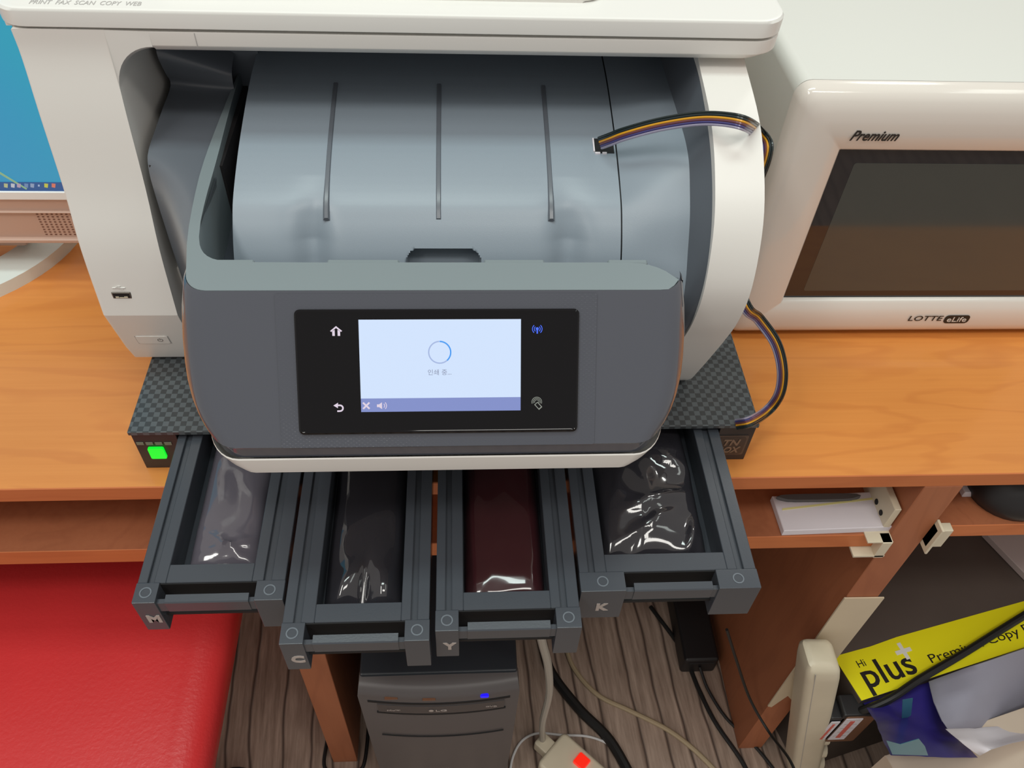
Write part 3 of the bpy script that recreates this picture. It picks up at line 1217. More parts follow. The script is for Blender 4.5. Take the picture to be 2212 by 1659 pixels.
# cross and speaker icons
c = fp(792, 875)
bm = new()
for a in (45, -45):
    ca, sa = math.cos(math.radians(a)), math.sin(math.radians(a))
    q = [(-2.6, -0.5), (2.6, -0.5), (2.6, 0.5), (-2.6, 0.5)]
    poly_on(bm, [(c[0] + x * ca - y * sa, c[1] + x * sa + y * ca) for x, y in q], SO, FX, FY, 0.12)
prt.part('cross_icon', bm, ICONW, parent=panel)
c = fp(824, 875)
bm = new()
poly_on(bm, [(c[0] - 2.4, c[1] - 0.8), (c[0] - 1.2, c[1] - 0.8), (c[0] + 0.5, c[1] - 2), (c[0] + 0.5, c[1] + 2), (c[0] - 1.2, c[1] + 0.8), (c[0] - 2.4, c[1] + 0.8)], SO, FX, FY, 0.12)
for r_ in (1.6, 2.7):
    arc_on(bm, c[0] + 0.4, c[1], r_, 0.4, -45, 45, SO, FX, FY, 0.12, 6)
prt.part('speaker_icon', bm, ICONW, parent=panel)
IO = FO + FN * 1.62
# home
c = fp(727, 715)
bm = new()
poly_on(bm, [(c[0] - 3.4, c[1] + 0.2), (c[0], c[1] + 3.0), (c[0] + 3.4, c[1] + 0.2), (c[0] + 2.7, c[1] - 0.3), (c[0], c[1] + 1.9), (c[0] - 2.7, c[1] - 0.3)][::-1], IO, FX, FY, 0.15)
poly_on(bm, [(c[0] - 2.2, c[1] - 2.6), (c[0] - 0.8, c[1] - 2.6), (c[0] - 0.8, c[1] + 0.9), (c[0] - 2.2, c[1])], IO, FX, FY, 0.15)
poly_on(bm, [(c[0] + 0.8, c[1] - 2.6), (c[0] + 2.2, c[1] - 2.6), (c[0] + 2.2, c[1]), (c[0] + 0.8, c[1] + 0.9)], IO, FX, FY, 0.15)
bmesh.ops.recalc_face_normals(bm, faces=bm.faces[:])
prt.part('home_icon', bm, ICONW, parent=panel)
# back arrow
c = fp(733, 879)
bm = new()
poly_on(bm, [(c[0] - 3.1, c[1] + 1.2), (c[0] - 0.6, c[1] - 0.4), (c[0] - 0.4, c[1] + 2.8)], IO, FX, FY, 0.15)
arc_on(bm, c[0] + 0.6, c[1] - 0.4, 1.7, 0.9, -100, 90, IO, FX, FY, 0.15, 12)
poly_on(bm, [(c[0] - 1.0, c[1] - 2.6), (c[0] + 0.5, c[1] - 2.6), (c[0] + 0.5, c[1] - 1.7), (c[0] - 1.0, c[1] - 1.7)], IO, FX, FY, 0.15)
poly_on(bm, [(c[0] - 1.0, c[1] + 0.85), (c[0] + 0.7, c[1] + 0.85), (c[0] + 0.7, c[1] + 1.75), (c[0] - 1.0, c[1] + 1.75)], IO, FX, FY, 0.15)
bmesh.ops.recalc_face_normals(bm, faces=bm.faces[:])
prt.part('back_icon', bm, ICONW, parent=panel)
# wireless
c = fp(1160, 711)
bm = new()
poly_on(bm, [(c[0] - 0.4, c[1] - 2.4), (c[0] + 0.4, c[1] - 2.4), (c[0] + 0.4, c[1]), (c[0] - 0.4, c[1])], IO, FX, FY, 0.15)
arc_on(bm, c[0], c[1] + 0.4, 0.45, 0.9, 0, 360, IO, FX, FY, 0.15, 10)
for r_ in (1.7, 2.8):
    arc_on(bm, c[0], c[1] + 0.3, r_, 0.42, -50, 50, IO, FX, FY, 0.15, 8)
    arc_on(bm, c[0], c[1] + 0.3, r_, 0.42, 130, 230, IO, FX, FY, 0.15, 8)
prt.part('wireless_icon', bm, ICONB, parent=panel, label='blue wireless icon')
# touch print icon: arcs and a tilted phone outline
c = fp(1160, 871)
bm = new()
for r_ in (1.3, 2.1, 2.9):
    arc_on(bm, c[0] - 0.3, c[1] + 1.1, r_, 0.32, -20, 200, IO, FX, FY, 0.15, 12)
a = math.radians(42)
fr = [(-1.3, -2.1), (1.3, -2.1), (1.3, 2.1), (-1.3, 2.1)]
fr2 = [(-0.85, -1.5), (0.85, -1.5), (0.85, 1.7), (-0.85, 1.7)]
tr = lambda p: (c[0] + 0.6 + p[0] * math.cos(a) - p[1] * math.sin(a), c[1] - 1.2 + p[0] * math.sin(a) + p[1] * math.cos(a))
for i in range(4):
    j = (i + 1) % 4
    poly_on(bm, [tr(fr[i]), tr(fr[j]), tr(fr2[j]), tr(fr2[i])], IO, FX, FY, 0.15)
prt.part('touch_icon', bm, ICOND, parent=panel)

# ---- scanner unit and lid
LX0, LX1 = -277, 206.5
def rr_front(x0, x1, y0, y1, r, n=7):
    pts = [(x1, y1), (x0, y1)]
    for k in range(n + 1):
        a_ = math.radians(180 + 90 * k / n)
        pts.append((x0 + r + r * math.cos(a_), y0 + r + r * math.sin(a_)))
    for k in range(n + 1):
        a_ = math.radians(270 + 90 * k / n)
        pts.append((x1 - r + r * math.cos(a_), y0 + r + r * math.sin(a_)))
    return pts


bm = new()
lv = [(303.2, 9.0, 16), (304.0, 4.8, 17), (308.0, 0.8, 19), (309, 0.2, 19), (316.8, 0.0, 19), (317.4, 0.1, 19)]
def rr_right(x0, x1, y0, y1, r, n=7):
    pts = [(x1, y1), (x0, y1), (x0, y0)]
    for k in range(n + 1):
        a_ = math.radians(270 + 90 * k / n)
        pts.append((x1 - r + r * math.cos(a_), y0 + r + r * math.sin(a_)))
    return pts


rings = [[(p[0], p[1], z) for p in rr_right(-187.0, LX1 - ins * 1.6, 503 + ins, 818, r)] for z, ins, r in lv]
loft(bm, rings)
box(bm, -213.1, -187.02, 545, 818, 303.2, 317.4)
scb = prt.part('scanner_frame', bm, WHITE)
bm = new()
box(bm, -160.1, -159.7, 502.8, 503.2, 308.5, 317)
prt.part('frame_seam', bm, GREYW, parent=scb)
bm = new()
lv = [(319.2, 1.0, 18), (319.8, 0.2, 19), (328.6, 0.0, 19), (330.2, 1.0, 18.5), (330.8, 3.0, 17)]
rings = [[(p[0], p[1], z) for p in rr_front(LX0 + ins, LX1 - ins, 502.2 + ins, 818, r)] for z, ins, r in lv]
loft(bm, rings)
box(bm, LX0 + 5, LX1 - 5, 509, 815, 317.0, 319.5)
lid = prt.part('lid', bm, WHITE2)
bm = new()
prism(bm, rrect(-186, 92, 523, 800, 14, 5), 'z', 330.7, 338, 3.0, 3)
prt.part('document_feeder', bm, WHITE, parent=lid)
bm = new()
text(bm, 'PRINT  FAX  SCAN  COPY  WEB', on_z(62, 8, 330.85), (1, 0, 0), (0, 1, 0), 5.2, 0.15, width=(on_z(306, 8, 330.85).x - on_z(62, 8, 330.85).x))
prt.part('lid_lettering', bm, GREYW, parent=lid, label='light grey words on the lid')

# ---- usb port and power button on the column
def col_y(z):
    for a, b in zip(LPROF, LPROF[1:]):
        if min(a[1], b[1]) <= z <= max(a[1], b[1]) and abs(a[1] - b[1]) > 1e-6:
            t = (z - a[1]) / (b[1] - a[1])
            return a[0] + (b[0] - a[0]) * t
    return a[0]


bm = new()
ux0, ux1, uz0, uz1 = -256, -242.3, 131.2, 137.2
yy = col_y(134)
box(bm, ux0, ux1, yy - 0.4, yy + 2, uz0, uz1, 0.3, 1)
up_ = prt.part('usb_port', bm, METAL, label='small metal usb port')
bm = new()
box(bm, ux0 + 1, ux1 - 1, yy - 0.55, yy + 1, uz0 + 1.0, uz1 - 1.0)
prt.part('usb_slot', bm, BOXK, parent=up_)
bm = new()
for cx_ in (-252.5, -246.2):
    box(bm, cx_ - 1.2, cx_ + 1.2, yy - 0.75, yy - 0.4, 132.2, 133.6)
box(bm, -251, -247.5, yy - 0.75, yy - 0.4, 132.2, 132.9)
prt.part('usb_contact', bm, BEIGE, parent=up_)
# usb trident mark
bm = new()
y2 = col_y(141) - 0.35
tube(bm, [(-254, y2, 141), (-245, y2, 141)], 0.35, 5, False)
tube(bm, [(-252, y2, 141), (-250, y2, 142.6), (-248, y2, 142.6)], 0.3, 5, False)
tube(bm, [(-250, y2, 141), (-248.5, y2, 139.6), (-246.5, y2, 139.6)], 0.3, 5, False)
prt.part('usb_mark', bm, WHITE2, parent=up_)
# power button on the sloping lower face
zt_, zb_ = 89, 75.5
ya, yb_ = col_y(zt_), col_y(zb_)
DN = Vector((0, yb_ - ya, zb_ - zt_)).normalized()
bo = Vector((-242.2, (ya + yb_) / 2, (zt_ + zb_) / 2))
bn = Vector((1, 0, 0)).cross(-DN)
bm = new()
poly_on(bm, rrect(-12.2, 12.2, -5.2, 5.2, 1.6, 4), bo - bn * 0.0 + bn * 0.05, (1, 0, 0), -DN, 0.5)
pb = prt.part('power_button', bm, WHITE, label='white rectangular power button')
bm = new()
for q in [[(-12.9, -5.9), (12.9, -5.9), (12.9, -5.3), (-12.9, -5.3)], [(-12.9, -5.3), (-12.3, -5.3), (-12.3, 5.3), (-12.9, 5.3)], [(12.3, -5.3), (12.9, -5.3), (12.9, 5.3), (12.3, 5.3)]]:
    poly_on(bm, q, bo + bn * 0.02, (1, 0, 0), -DN, 0.12)
prt.part('button_groove', bm, GREYW, parent=pb)
bm = new()
arc_on(bm, 5.6, 0, 1.9, 0.45, 110, 430, bo + bn * 0.56, (1, 0, 0), -DN, 0.15, 18)
poly_on(bm, [(5.4, 0), (5.8, 0), (5.8, 2.6), (5.4, 2.6)], bo + bn * 0.56, (1, 0, 0), -DN, 0.15)
prt.part('power_symbol', bm, mat('grey_symbol', rgb(110, 105, 102), 0.5), parent=pb)

# ================================================================ INK TUBE RIBBON
rb = Thing('ink_tube_ribbon', on_y(1590, 917, 408), 'flat ribbon of coloured ink tubes looping over the printer side to the black box', 'tube ribbon')
P = [on_z(1296, 309, 249.5), on_z(1318, 301, 257), on_z(1350, 289, 265), on_z(1420, 270, 277), on_z(1500, 257, 289), on_z(1560, 257, 296), on_z(1612, 268, 297), on_x(1643, 292, 197), on_x(1656, 325, 199),
     Vector((200, 470, 232)), Vector((201, 500, 168)), on_x(1606, 652, 204), on_x(1640, 690, 226), on_x(1676, 742, 245), on_x(1690, 800, 256),
     on_x(1684, 850, 260), on_x(1660, 885, 256), on_y(1622, 910, 405), on_y(1590, 917, 409.3)]
S = spline(P, 7)
cols_ = [rgb(34, 44, 44), rgb(36, 46, 48), rgb(222, 160, 42), rgb(110, 66, 74), rgb(70, 66, 120), rgb(150, 146, 168)]
names_ = ['black', 'dark green', 'yellow', 'maroon', 'violet', 'grey']
eye = Vector((0, 0, CAMH))
wv = []
prev = None
for i, p in enumerate(S):
    t = (S[min(i + 1, len(S) - 1)] - S[max(i - 1, 0)]).normalized()
    refv = (eye - p).normalized()
    w = refv.cross(t)
    w.normalize()
    if prev and w.dot(prev) < 0:
        w = -w
    if prev:
        w = (w + prev * 1.5).normalized()
    wv.append(w)
    prev = w
for k, (cc, nm) in enumerate(zip(cols_, names_)):
    off = (2.5 - k) * 1.45
    bm = new()
    tube(bm, [p + w * off * (1 if wv[8].z > 0 else -1) for p, w in zip(S, wv)], 0.82, 7, False)
    rb.part('ink_tube', bm, mat('tube_' + nm.replace(' ', '_'), cc, 0.25, coat=0.3), label=nm + ' tube')

# ================================================================ MICROWAVE
MY = 556.0
mw = Thing('microwave_oven', (470, 720, 0), 'white microwave oven with dark door glass on the desk right of the printer', 'microwave')
bm = new()
# cabinet
prism(bm, rrect(252.8, 720, 8, 256.2, 11, 6), 'y', MY + 16, 900)
for fx in (290, 690):
    for fy in (600, 870):
        box(bm, fx - 12, fx + 12, fy - 12, fy + 12, 0, 9)
mw.part('cabinet', bm, MWW)
bm = new()
prism(bm, rrect(254.2, 718, 9, 254.8, 10, 6), 'y', MY + 13, MY + 17)
mw.part('door_gap', bm, SEAM, label='dark gap between door and cabinet')
# door: outer frame leaning slightly, rounded, around the window
ex0, ex1 = 251.5, 618
# frame profile from outside in (x/z inset, y offset towards viewer)
prof = [(0.0, 14), (0.4, 6), (3, 1.5), (8, -1.5), (16, -3.5), (30, -3.0), (44.5, -0.5), (46.5, 1.5), (47.5, 5.0)]
bm = new()
rings = []
Z0, Z1 = 4.5, 257
for d, yo in prof:
    k = d / 47.5
    x0 = ex0 + 10 * 0 + d * 0.98
    x1 = ex1 - d
    z0 = Z0 + d * 0.90
    z1 = Z1 - d * 1.10
    r_ = max(1.0, 12 * (1 - k * 1.3))
    rings.append([(p[0], MY + yo, p[1]) for p in rrect(x0, x1, z0, z1, r_, 6)])
loft(bm, rings, cap0=False, cap1=False)
door = mw.part('door', bm, MWD, ang=50)
GY = MY + 4.6
gx0, gx1, gz0, gz1 = ex0 + 46.5, ex1 - 47, Z0 + 43, Z1 - 52.3
bm = new()
box(bm, gx0 - 1, gx1 + 1, GY, GY + 5, gz0 - 1, gz1 + 1)
mw.part('door_glass', bm, mat('smoked_glass', rgb(26, 29, 36), 0.05, spec=0.9), parent=door, label='dark smoked window glass')
bm = new()
prism(bm, rrect(gx0 + 17, gx1 - 10, gz0 + 8, gz1 - 13, 2, 2), 'y', GY - 0.15, GY + 0.5)
mw.part('window_mesh', bm, mat('window_mesh_green_grey', rgb(62, 68, 66), 0.09, spec=0.9), parent=door, label='greenish perforated window area')
bm = new()
c0 = on_y(1835, 302, MY - 3.4)
c1 = on_y(1938, 305, MY - 3.4)
text(bm, 'Premium', (c0.x, MY - 3.3, c0.z - 0.5), (1, 0, 0), (0, 0, 1), 8.5, 0.3, width=c1.x - c0.x, shear=0.45, bold=0.015)
mw.part('door_lettering', bm, INKTXT, parent=door, label='italic lettering at the top left of the door')
bm = new()
c0 = on_y(1960, 692, MY - 3.4)
c1 = on_y(2033, 692, MY - 3.4)
text(bm, 'LOTTE', (c0.x, MY - 3.9, c0.z), (1, 0, 0), (0, 0, 1), 6.3, 0.3, width=c1.x - c0.x, shear=0.1)
c0 = on_y(2040, 689, MY - 3.4)
c1 = on_y(2093, 689, MY - 3.4)
lg = rrect(c0.x, c1.x, c0.z - 5.2, c0.z + 4.8, 3.4, 4)
poly_on(bm, [(p[0], p[1]) for p in lg], (0, MY - 3.5, 0), (1, 0, 0), (0, 0, 1), 0.5)
mw.part('maker_logo', bm, INKTXT, parent=door, label='dark maker lettering with a rounded badge')
bm = new()
text(bm, 'eLife', ((c0.x + c1.x) / 2, MY - 4.0, c0.z - 3.0), (1, 0, 0), (0, 0, 1), 6.0, 0.3, width=(c1.x - c0.x) * 0.78, align='CENTER')
mw.part('badge_lettering', bm, MWD, parent=door)
bm = new()
prism(bm, rrect(619, 720, 4.5, 257, 8, 4), 'y', MY, MY + 14.5, 2, 2)
mw.part('button_panel', bm, MWD)

# ================================================================ MONITOR
MOY = 640.0
mon = Thing('monitor', (-560, 700, 0), 'switched-on desktop monitor showing a blue desktop left of the printer', 'monitor')
zs = on_y(60, 417, MOY).z
bm = new()
box(bm, -860, -328, MOY, MOY + 26, zs - 52, zs + 330, 3, 2)
mon.part('casing', bm, ROSE)
bm = new()
box(bm, -850, -338, MOY - 0.8, MOY + 1, zs + 3, zs + 318)
scr = mon.part('screen', bm, SCRM, label='lit cyan blue picture')
tz = on_y(60, 392, MOY).z
bm = new()
box(bm, -850, -338, MOY - 1.2, MOY - 0.7, zs + 3, tz)
mon.part('taskbar', bm, em('lit_taskbar', rgb(48, 92, 146), 0.8), parent=scr, label='dark blue taskbar')
icc = [rgb(190, 196, 150), rgb(200, 205, 215), rgb(190, 170, 190), rgb(120, 150, 190), rgb(150, 170, 200), rgb(170, 190, 220), rgb(205, 205, 90), rgb(225, 130, 110)]
for k, xpx in enumerate((13, 28, 41, 57, 70, 84, 100, 116)):
    a_ = on_y(xpx, 401, MOY - 1.4)
    bm = new()
    s_ = 1.0 if k == 5 else 2.2
    poly_on(bm, [(-s_, -s_ * 0.7), (s_ * 0.2, -s_), (s_, s_ * 0.8), (-s_ * 0.4, s_)], (a_.x, MOY - 1.2, a_.z), (1, 0, 0), (0, 0, 1), 0.4)
    mon.part('taskbar_icon', bm, em('lit_taskbar_icon', icc[k], 0.7), parent=scr)
bm = new()
a_, b_ = on_y(-30, 355, MOY - 1), on_y(58, 408, MOY - 1)
dv = Vector((b_.x - a_.x, 0, b_.z - a_.z)).normalized() * 1.4
pts = [(a_.x - dv.z, a_.z + dv.x), (a_.x + dv.z, a_.z - dv.x), (b_.x + dv.z * 0.6, b_.z - dv.x * 0.6), (b_.x - dv.z * 0.6, b_.z + dv.x * 0.6)]
poly_on(bm, pts[::-1], (0, MOY - 1.25, 0), (1, 0, 0), (0, 0, 1), 0.2)
bmesh.ops.recalc_face_normals(bm, faces=bm.faces[:])
mon.part('light_streak', bm, em('lit_streak', rgb(150, 190, 150), 0.7), parent=scr, label='pale diagonal streak in the picture')
bm = new()
box(bm, -856, -332, MOY - 2.5, MOY + 1, zs - 6, zs + 3, 0.8, 1)
mon.part('screen_lower_trim', bm, mat('bright_white_trim', rgb(240, 246, 246), 0.3), label='bright white strip under the screen')
bm = new()
box(bm, -860, -329, MOY - 3, MOY + 1, zs - 20.5, zs - 18.5, 0.6, 1)
box(bm, -860, -329, MOY - 4, MOY + 3, zs - 54, zs - 49, 1.2, 1)
mon.part('bezel_ridge', bm, ROSE)
# speaker holes
bm = new()
p0 = on_y(74, 451, MOY - 0.4)
z_a, z_b = zs - 23, zs - 46
nr = 9
for r_ in range(nr):
    z = z_a + (z_b - z_a) * r_ / (nr - 1)
    x = p0.x + r_ * 0.0
    while x < -330:
        poly_on(bm, [(x - 0.9, z - 0.6), (x + 0.9, z - 0.6), (x + 0.9, z + 0.6), (x - 0.9, z + 0.6)], (0, MOY + 0.05, 0), (1, 0, 0), (0, 0, 1), 0.35)
        x += 4.3
mon.part('speaker_grille', bm, mat('grille_hole_brown', rgb(120, 84, 70), 0.6), label='rows of small dark speaker holes')
# stand ring
outf = [Vector((-560 + 170 * math.cos(math.radians(a)), 722 + 150 * math.sin(math.radians(a)), 13)) for a in range(-215, 36, 5)]
inf = [Vector((-560 + 131 * math.cos(math.radians(a)), 722 + 112 * math.sin(math.radians(a)), 13)) for a in range(-215, 36, 5)]
bm = new()
dz = Vector((0, 0, -13))
loft(bm, [[a_, b_, b_ + dz, a_ + dz] for a_, b_ in zip(outf, inf)])
mon.part('stand_base', bm, SILV, label='curved silver base')
bm = new()
box(bm, -600, -425, 668, 690, 18, 44, 4, 2)
box(bm, -600, -520, 692, 835, 0, 12, 3, 1)
box(bm, -600, -520, 667, 692, 0, 200, 3, 1)
mon.part('stand_neck', bm, ROSE)

# ================================================================ RED CHAIR
ch = Thing('chair', (-440, 340, FLOOR), 'red vinyl seat pushed under the left part of the desk', 'chair')
bm = new()
rings = []
for z, ins, rr_ in ((-296, 8, 30), (-288, 1, 34), (-272, 0, 34), (-262, 2, 34), (-256, 7, 32), (-252.5, 14, 28), (-250, 30, 20)):
    rings.append([(p[0], p[1], z) for p in rrect(-660 + ins, -237 - ins, 130 + ins, 415 - ins + 110, rr_, 8)])
loft(bm, rings)
ch.part('seat', bm, RED, label='padded red seat', ang=60)
bm = new()
tube(bm, [(-440, 330, -296), (-440, 330, -600)], 20, 14, False)
ch.part('post', bm, BLKP)
bm = new()
for k in range(5):
    a_ = math.radians(90 + 72 * k)
    tube(bm, [(-440, 330, -610), (-440 + 140 * math.cos(a_), 330 + 140 * math.sin(a_) * 0.9, -655)], 13, 8, False)
    tube(bm, [(-440 + 136 * math.cos(a_), 318 + 140 * math.sin(a_) * 0.9, -664), (-440 + 136 * math.cos(a_), 342 + 140 * math.sin(a_) * 0.9, -664)], 16, 10, False)
ch.part('base', bm, BLKP)

# ================================================================ COMPUTER TOWER
pc = Thing('computer_tower', (-27, 520, FLOOR), 'black computer tower with a blue power light standing on the floor under the drawers', 'computer')
bm = new()
box(bm, -112, 58, 366, 740, FLOOR + 6, -318, 3, 2)
pc.part('case', bm, PCT)
# front bezel: bowed panel with sloping top
bm = new()
rings = []
for z, yo, ins in ((-322, 24, 3), (-322.5, 12, 2), (-326, 4, 1), (-334, 0, 0), (-500, 2, 2), (FLOOR + 8, 6, 5)):
    ring = []
    for k in range(13):
        t = k / 12
        bow = (1 - (2 * t - 1) ** 2) * 7
        ring.append((-114 + ins + (174 - 2 * ins) * t, 350 + yo - bow, z))
    ring += [(60 - ins, 372, z), (-114 + ins, 372, z)]
    rings.append(ring)
loft(bm, rings)
fb = pc.part('front_bezel', bm, PCB, ang=40)


def pcf(x, z, d=0.5):
    t = (x + 114) / 174
    return 350 - (1 - (2 * t - 1) ** 2) * 7 - d


def strip(bm, x0, x1, z0, z1, d0, d1, n=10):
    fr_, bk_ = [], []
    for k in range(n + 1):
        x = x0 + (x1 - x0) * k / n
        fr_.append((x, pcf(x, z0, d1)))
        bk_.append((x, pcf(x, z0, -d0)))
    pts = fr_ + bk_[::-1]
    prism(bm, pts, 'z', z0, z1)


bm = new()
strip(bm, -104, 50, -346, -342, 1, 0.8)
strip(bm, -96, 46, -374.5, -371.5, 1, 1.0)
strip(bm, -96, 46, -446, -445, 1, 0.5)
pc.part('bezel_gap', bm, BOXK, parent=fb)
bm = new()
strip(bm, -94, 44, -370, -350, 1, 1.0)
dr = pc.part('disc_drive', bm, mat('drive_front_grey', rgb(74, 70, 70), 0.4), label='optical drive front')
bm = new()
xx = -26
text(bm, 'LG', (xx - 5, pcf(xx, 0, 1.3), -363), (1, 0, 0), (0, 0, 1), 4.5, 0.4, width=12)
arc_on(bm, xx - 10, -360.5, 1.4, 2.6, 0, 360, (0, pcf(xx, 0, 1.3), 0), (1, 0, 0), (0, 0, 1), 0.4, 12)
pc.part('drive_lettering', bm, LETT, parent=dr)
bm = new()
text(bm, 'DVD', (24, pcf(26, 0, 1.3) + 0.5, -363), (1, 0, 0), (0, 0, 1), 3.2, 0.4, width=12)
pc.part('drive_lettering', bm, LETT, parent=dr)
bm = new()
text(bm, 'Multi', (-84, pcf(-80, 0, 1.6), -363), (1, 0, 0), (0, 0, 1), 3.0, 0.4, width=14)
pc.part('drive_lettering', bm, LETT, parent=dr)
a_ = on_y(1047, 1493, 346)
bm = new()
prism(bm, rrect(a_.x - 4.5, a_.x + 4.5, -335, -330.5, 2, 3), 'y', pcf(a_.x, 0, 1.0), pcf(a_.x, 0, -2))
pc.part('power_light', bm, BLUEL, label='glowing blue power light')
for xpx in (841, 925):
    a_ = on_y(xpx, 1487, 346)
    bm = new()
    prism(bm, rrect(a_.x - 7, a_.x + 7, -333.6, -331.4, 0.8, 2), 'y', pcf(a_.x, 0, 0.8), pcf(a_.x, 0, -2))
    pc.part('port_cover', bm, COPPER, parent=fb)
bm = new()
a_ = on_y(953, 1646, 352)
text(bm, 'PREMIUM', (a_.x, pcf(a_.x, 0, 0) + 0.3, a_.z), (1, 0, 0), (0, 0, 1), 4.0, 0.4, width=20, align='CENTER')
pc.part('maker_mark', bm, LETT, parent=fb)

# ================================================================ THINGS UNDER THE DESK
# black power brick lying on the floor
bm = new()
kz = -636
a_, b_ = on_z(1480, 1428, kz), on_z(1556, 1426, kz)
box(bm, a_.x, b_.x, a_.y, a_.y + 170, FLOOR, kz, 5, 3)
box(bm, a_.x + 8, b_.x - 8, a_.y - 0.7, a_.y + 1, kz - 12, kz - 9, 0.3, 1)
solo('power_brick', bm, BLKP, 'long black power brick lying on the floor behind the wide K drawer', 'power brick')
KBX, KBY = (a_.x + b_.x) / 2, a_.y

# papers on the left shelf
bm = new()
pp = [on_z(x, y, -89) for x, y in ((1668, 1072), (1694, 1150), (1938, 1138), (1902, 1062))]
pts = [(p.x, max(p.y, 394)) for p in pp]
prism(bm, pts, 'z', -96.8, -88.5, 0.6, 1)
solo('paper_pad', bm, PAPER, 'white paper pad with a yellow edge lying on the shelf beside the divider', 'paper pad')
bm = new()
pp = [on_z(x, y, -88) for x, y in ((1690, 1098), (1900, 1073), (1901, 1077), (1690, 1102))]
prism(bm, [(p.x, p.y) for p in pp], 'z', -88.4, -88.0)
solo('yellow_sheet', bm, mat('pale_yellow_paper', rgb(226, 220, 150), 0.6), 'thin pale yellow slip on top of the white paper pad', 'paper slip')
bm = new()
e0, e1 = on_z(1677, 1068, -84), on_z(1862, 1073, -84)
pts = []
c_ = (e0 + e1) / 2
hl = (e1 - e0).length / 2
for k in range(20):
    a2 = 2 * math.pi * k / 20
    cx_ = math.copysign(abs(math.cos(a2)) ** 0.5, math.cos(a2)) * hl
    pts.append((c_.x + cx_, c_.y + 4.5 * math.sin(a2) * (1.0 if math.sin(a2) < 0 else 0.5)))
prism(bm, pts, 'z', -88.3, -84, 0.8, 1)
solo('nail_file', bm, mat('dark_grey_abrasive', rgb(96, 94, 94), 0.8), 'long dark grey flat file lying on the white paper pad', 'file')
# right shelf
bm = new()
a_, b_ = on_z(2085, 1064, -76), on_z(2150, 1062, -76)
box(bm, a_.x, a_.x + 44, a_.y, a_.y + 60, -83.8, -76, 0.6, 1)
solo('white_box', bm, PAPER, 'small flat white box at the back of the shelf right of the divider', 'box')
bm = new()
c_ = on_z(2195, 1080, -50)
rings = []
for k in range(13):
    t = k / 12
    z = -83.8 + 46 * t
    r_ = 42 * math.sqrt(max(0.0, 1 - (max(0, t - 0.25) / 0.76) ** 2)) * (0.9 + 0.1 * min(1, t * 5))
    rings.append([(c_.x + 22 + r_ * math.cos(2 * math.pi * j / 28), c_.y + 32 + r_ * math.sin(2 * math.pi * j / 28) * 0.9, z) for j in range(28)])
loft(bm, rings)
solo('black_pouch', bm, BLKP, 'round black pouch on the shelf right of the divider', 'pouch')

# carton stack on the right
ANG = math.atan2(69, 270)


def rot2(pts, o, a):
    return [(o[0] + p[0] * math.cos(a) - p[1] * math.sin(a), o[1] + p[0] * math.sin(a) + p[1] * math.cos(a)) for p in pts]


TOPZ = -420
cA = on_z(1860, 1515, TOPZ)
cB = on_z(1815, 1415, TOPZ)
cC = on_z(2212, 1400, TOPZ)
A2 = math.atan2(cC.y - cA.y, cC.x - cA.x)
wY = (cB - cA).length
cart = Thing('paper_carton', (640, 520, FLOOR), 'shade-darkened wrapped copy paper carton with a yellow label strip under the desk at right', 'carton')
bm = new()
prism(bm, rot2([(0, 0), (420, 0), (420, 300), (-6, 300)], (cA.x, cA.y), A2), 'z', FLOOR, TOPZ, 2, 2)
cart.part('carton_body', bm, DCART)
bm = new()
ra = [(1, 0.5), (410, 0.5), (404, wY * 0.86 + 6), (300, wY * 0.92), (200, wY * 0.96), (90, wY), (50, wY - 1.5), (-2, wY)]
prism(bm, rot2(ra, (cA.x, cA.y), A2), 'z', TOPZ, TOPZ + 0.6)
lb = cart.part('label_strip', bm, YEL, label='bright yellow label strip')
ex_ = Vector((math.cos(A2), math.sin(A2), 0))
ey_ = Vector((-math.sin(A2), math.cos(A2), 0))
oz = Vector((cA.x, cA.y, TOPZ + 0.6))
bm = new()
q0 = on_z(1876, 1487, TOPZ)
text(bm, 'plus', Vector((q0.x, q0.y, TOPZ + 0.6)) + ex_ * 0, ex_, ey_, 30, 0.3, bold=0.012, width=(on_z(1982, 1448, TOPZ) - q0).length)
cart.part('label_lettering', bm, INKTXT, parent=lb, label='large black word on the yellow strip')
bm = new()
q0 = on_z(1856, 1443, TOPZ)
text(bm, 'Hi', Vector((q0.x, q0.y, TOPZ + 0.6)), ex_, ey_, 9, 0.3)
cart.part('label_lettering', bm, INKTXT, parent=lb, label='tiny word at the left end of the strip')
bm = new()
q0 = on_z(2013, 1433, TOPZ)
text(bm, 'Premium Copy Paper', Vector((q0.x, q0.y, TOPZ + 0.6)), ex_, ey_, 11, 0.3, width=192)
cart.part('label_lettering', bm, INKTXT, parent=lb, label='thin black lettering along the strip')
bm = new()
q0 = on_z(1951, 1407, TOPZ)
for qq in ([(-2.6, -11), (2.6, -11), (2.6, -2.6), (11, -2.6), (11, 2.6), (2.6, 2.6), (2.6, 11), (-2.6, 11), (-2.6, 2.6), (-11, 2.6), (-11, -2.6), (-2.6, -2.6)],):
    poly_on(bm, qq, (q0.x, q0.y, TOPZ + 0.6), ex_, ey_, 0.4)
cart.part('plus_sign', bm, WHTXT, parent=lb, label='white plus sign')

# white pad lying on the carton at the far right
bm = new()
q = [on_z(x, y, TOPZ + 12) for x, y in ((2128, 1150), (2225, 1250), (2420, 1180), (2300, 1090))]
prism(bm, [(p.x, p.y) for p in q], 'z', TOPZ + 0.7, TOPZ + 12, 1, 1)
solo('white_folder', bm, mat('greyish_folder', rgb(196, 184, 182), 0.5), 'pale folder lying on the back of the dark carton under the right shelf', 'folder')

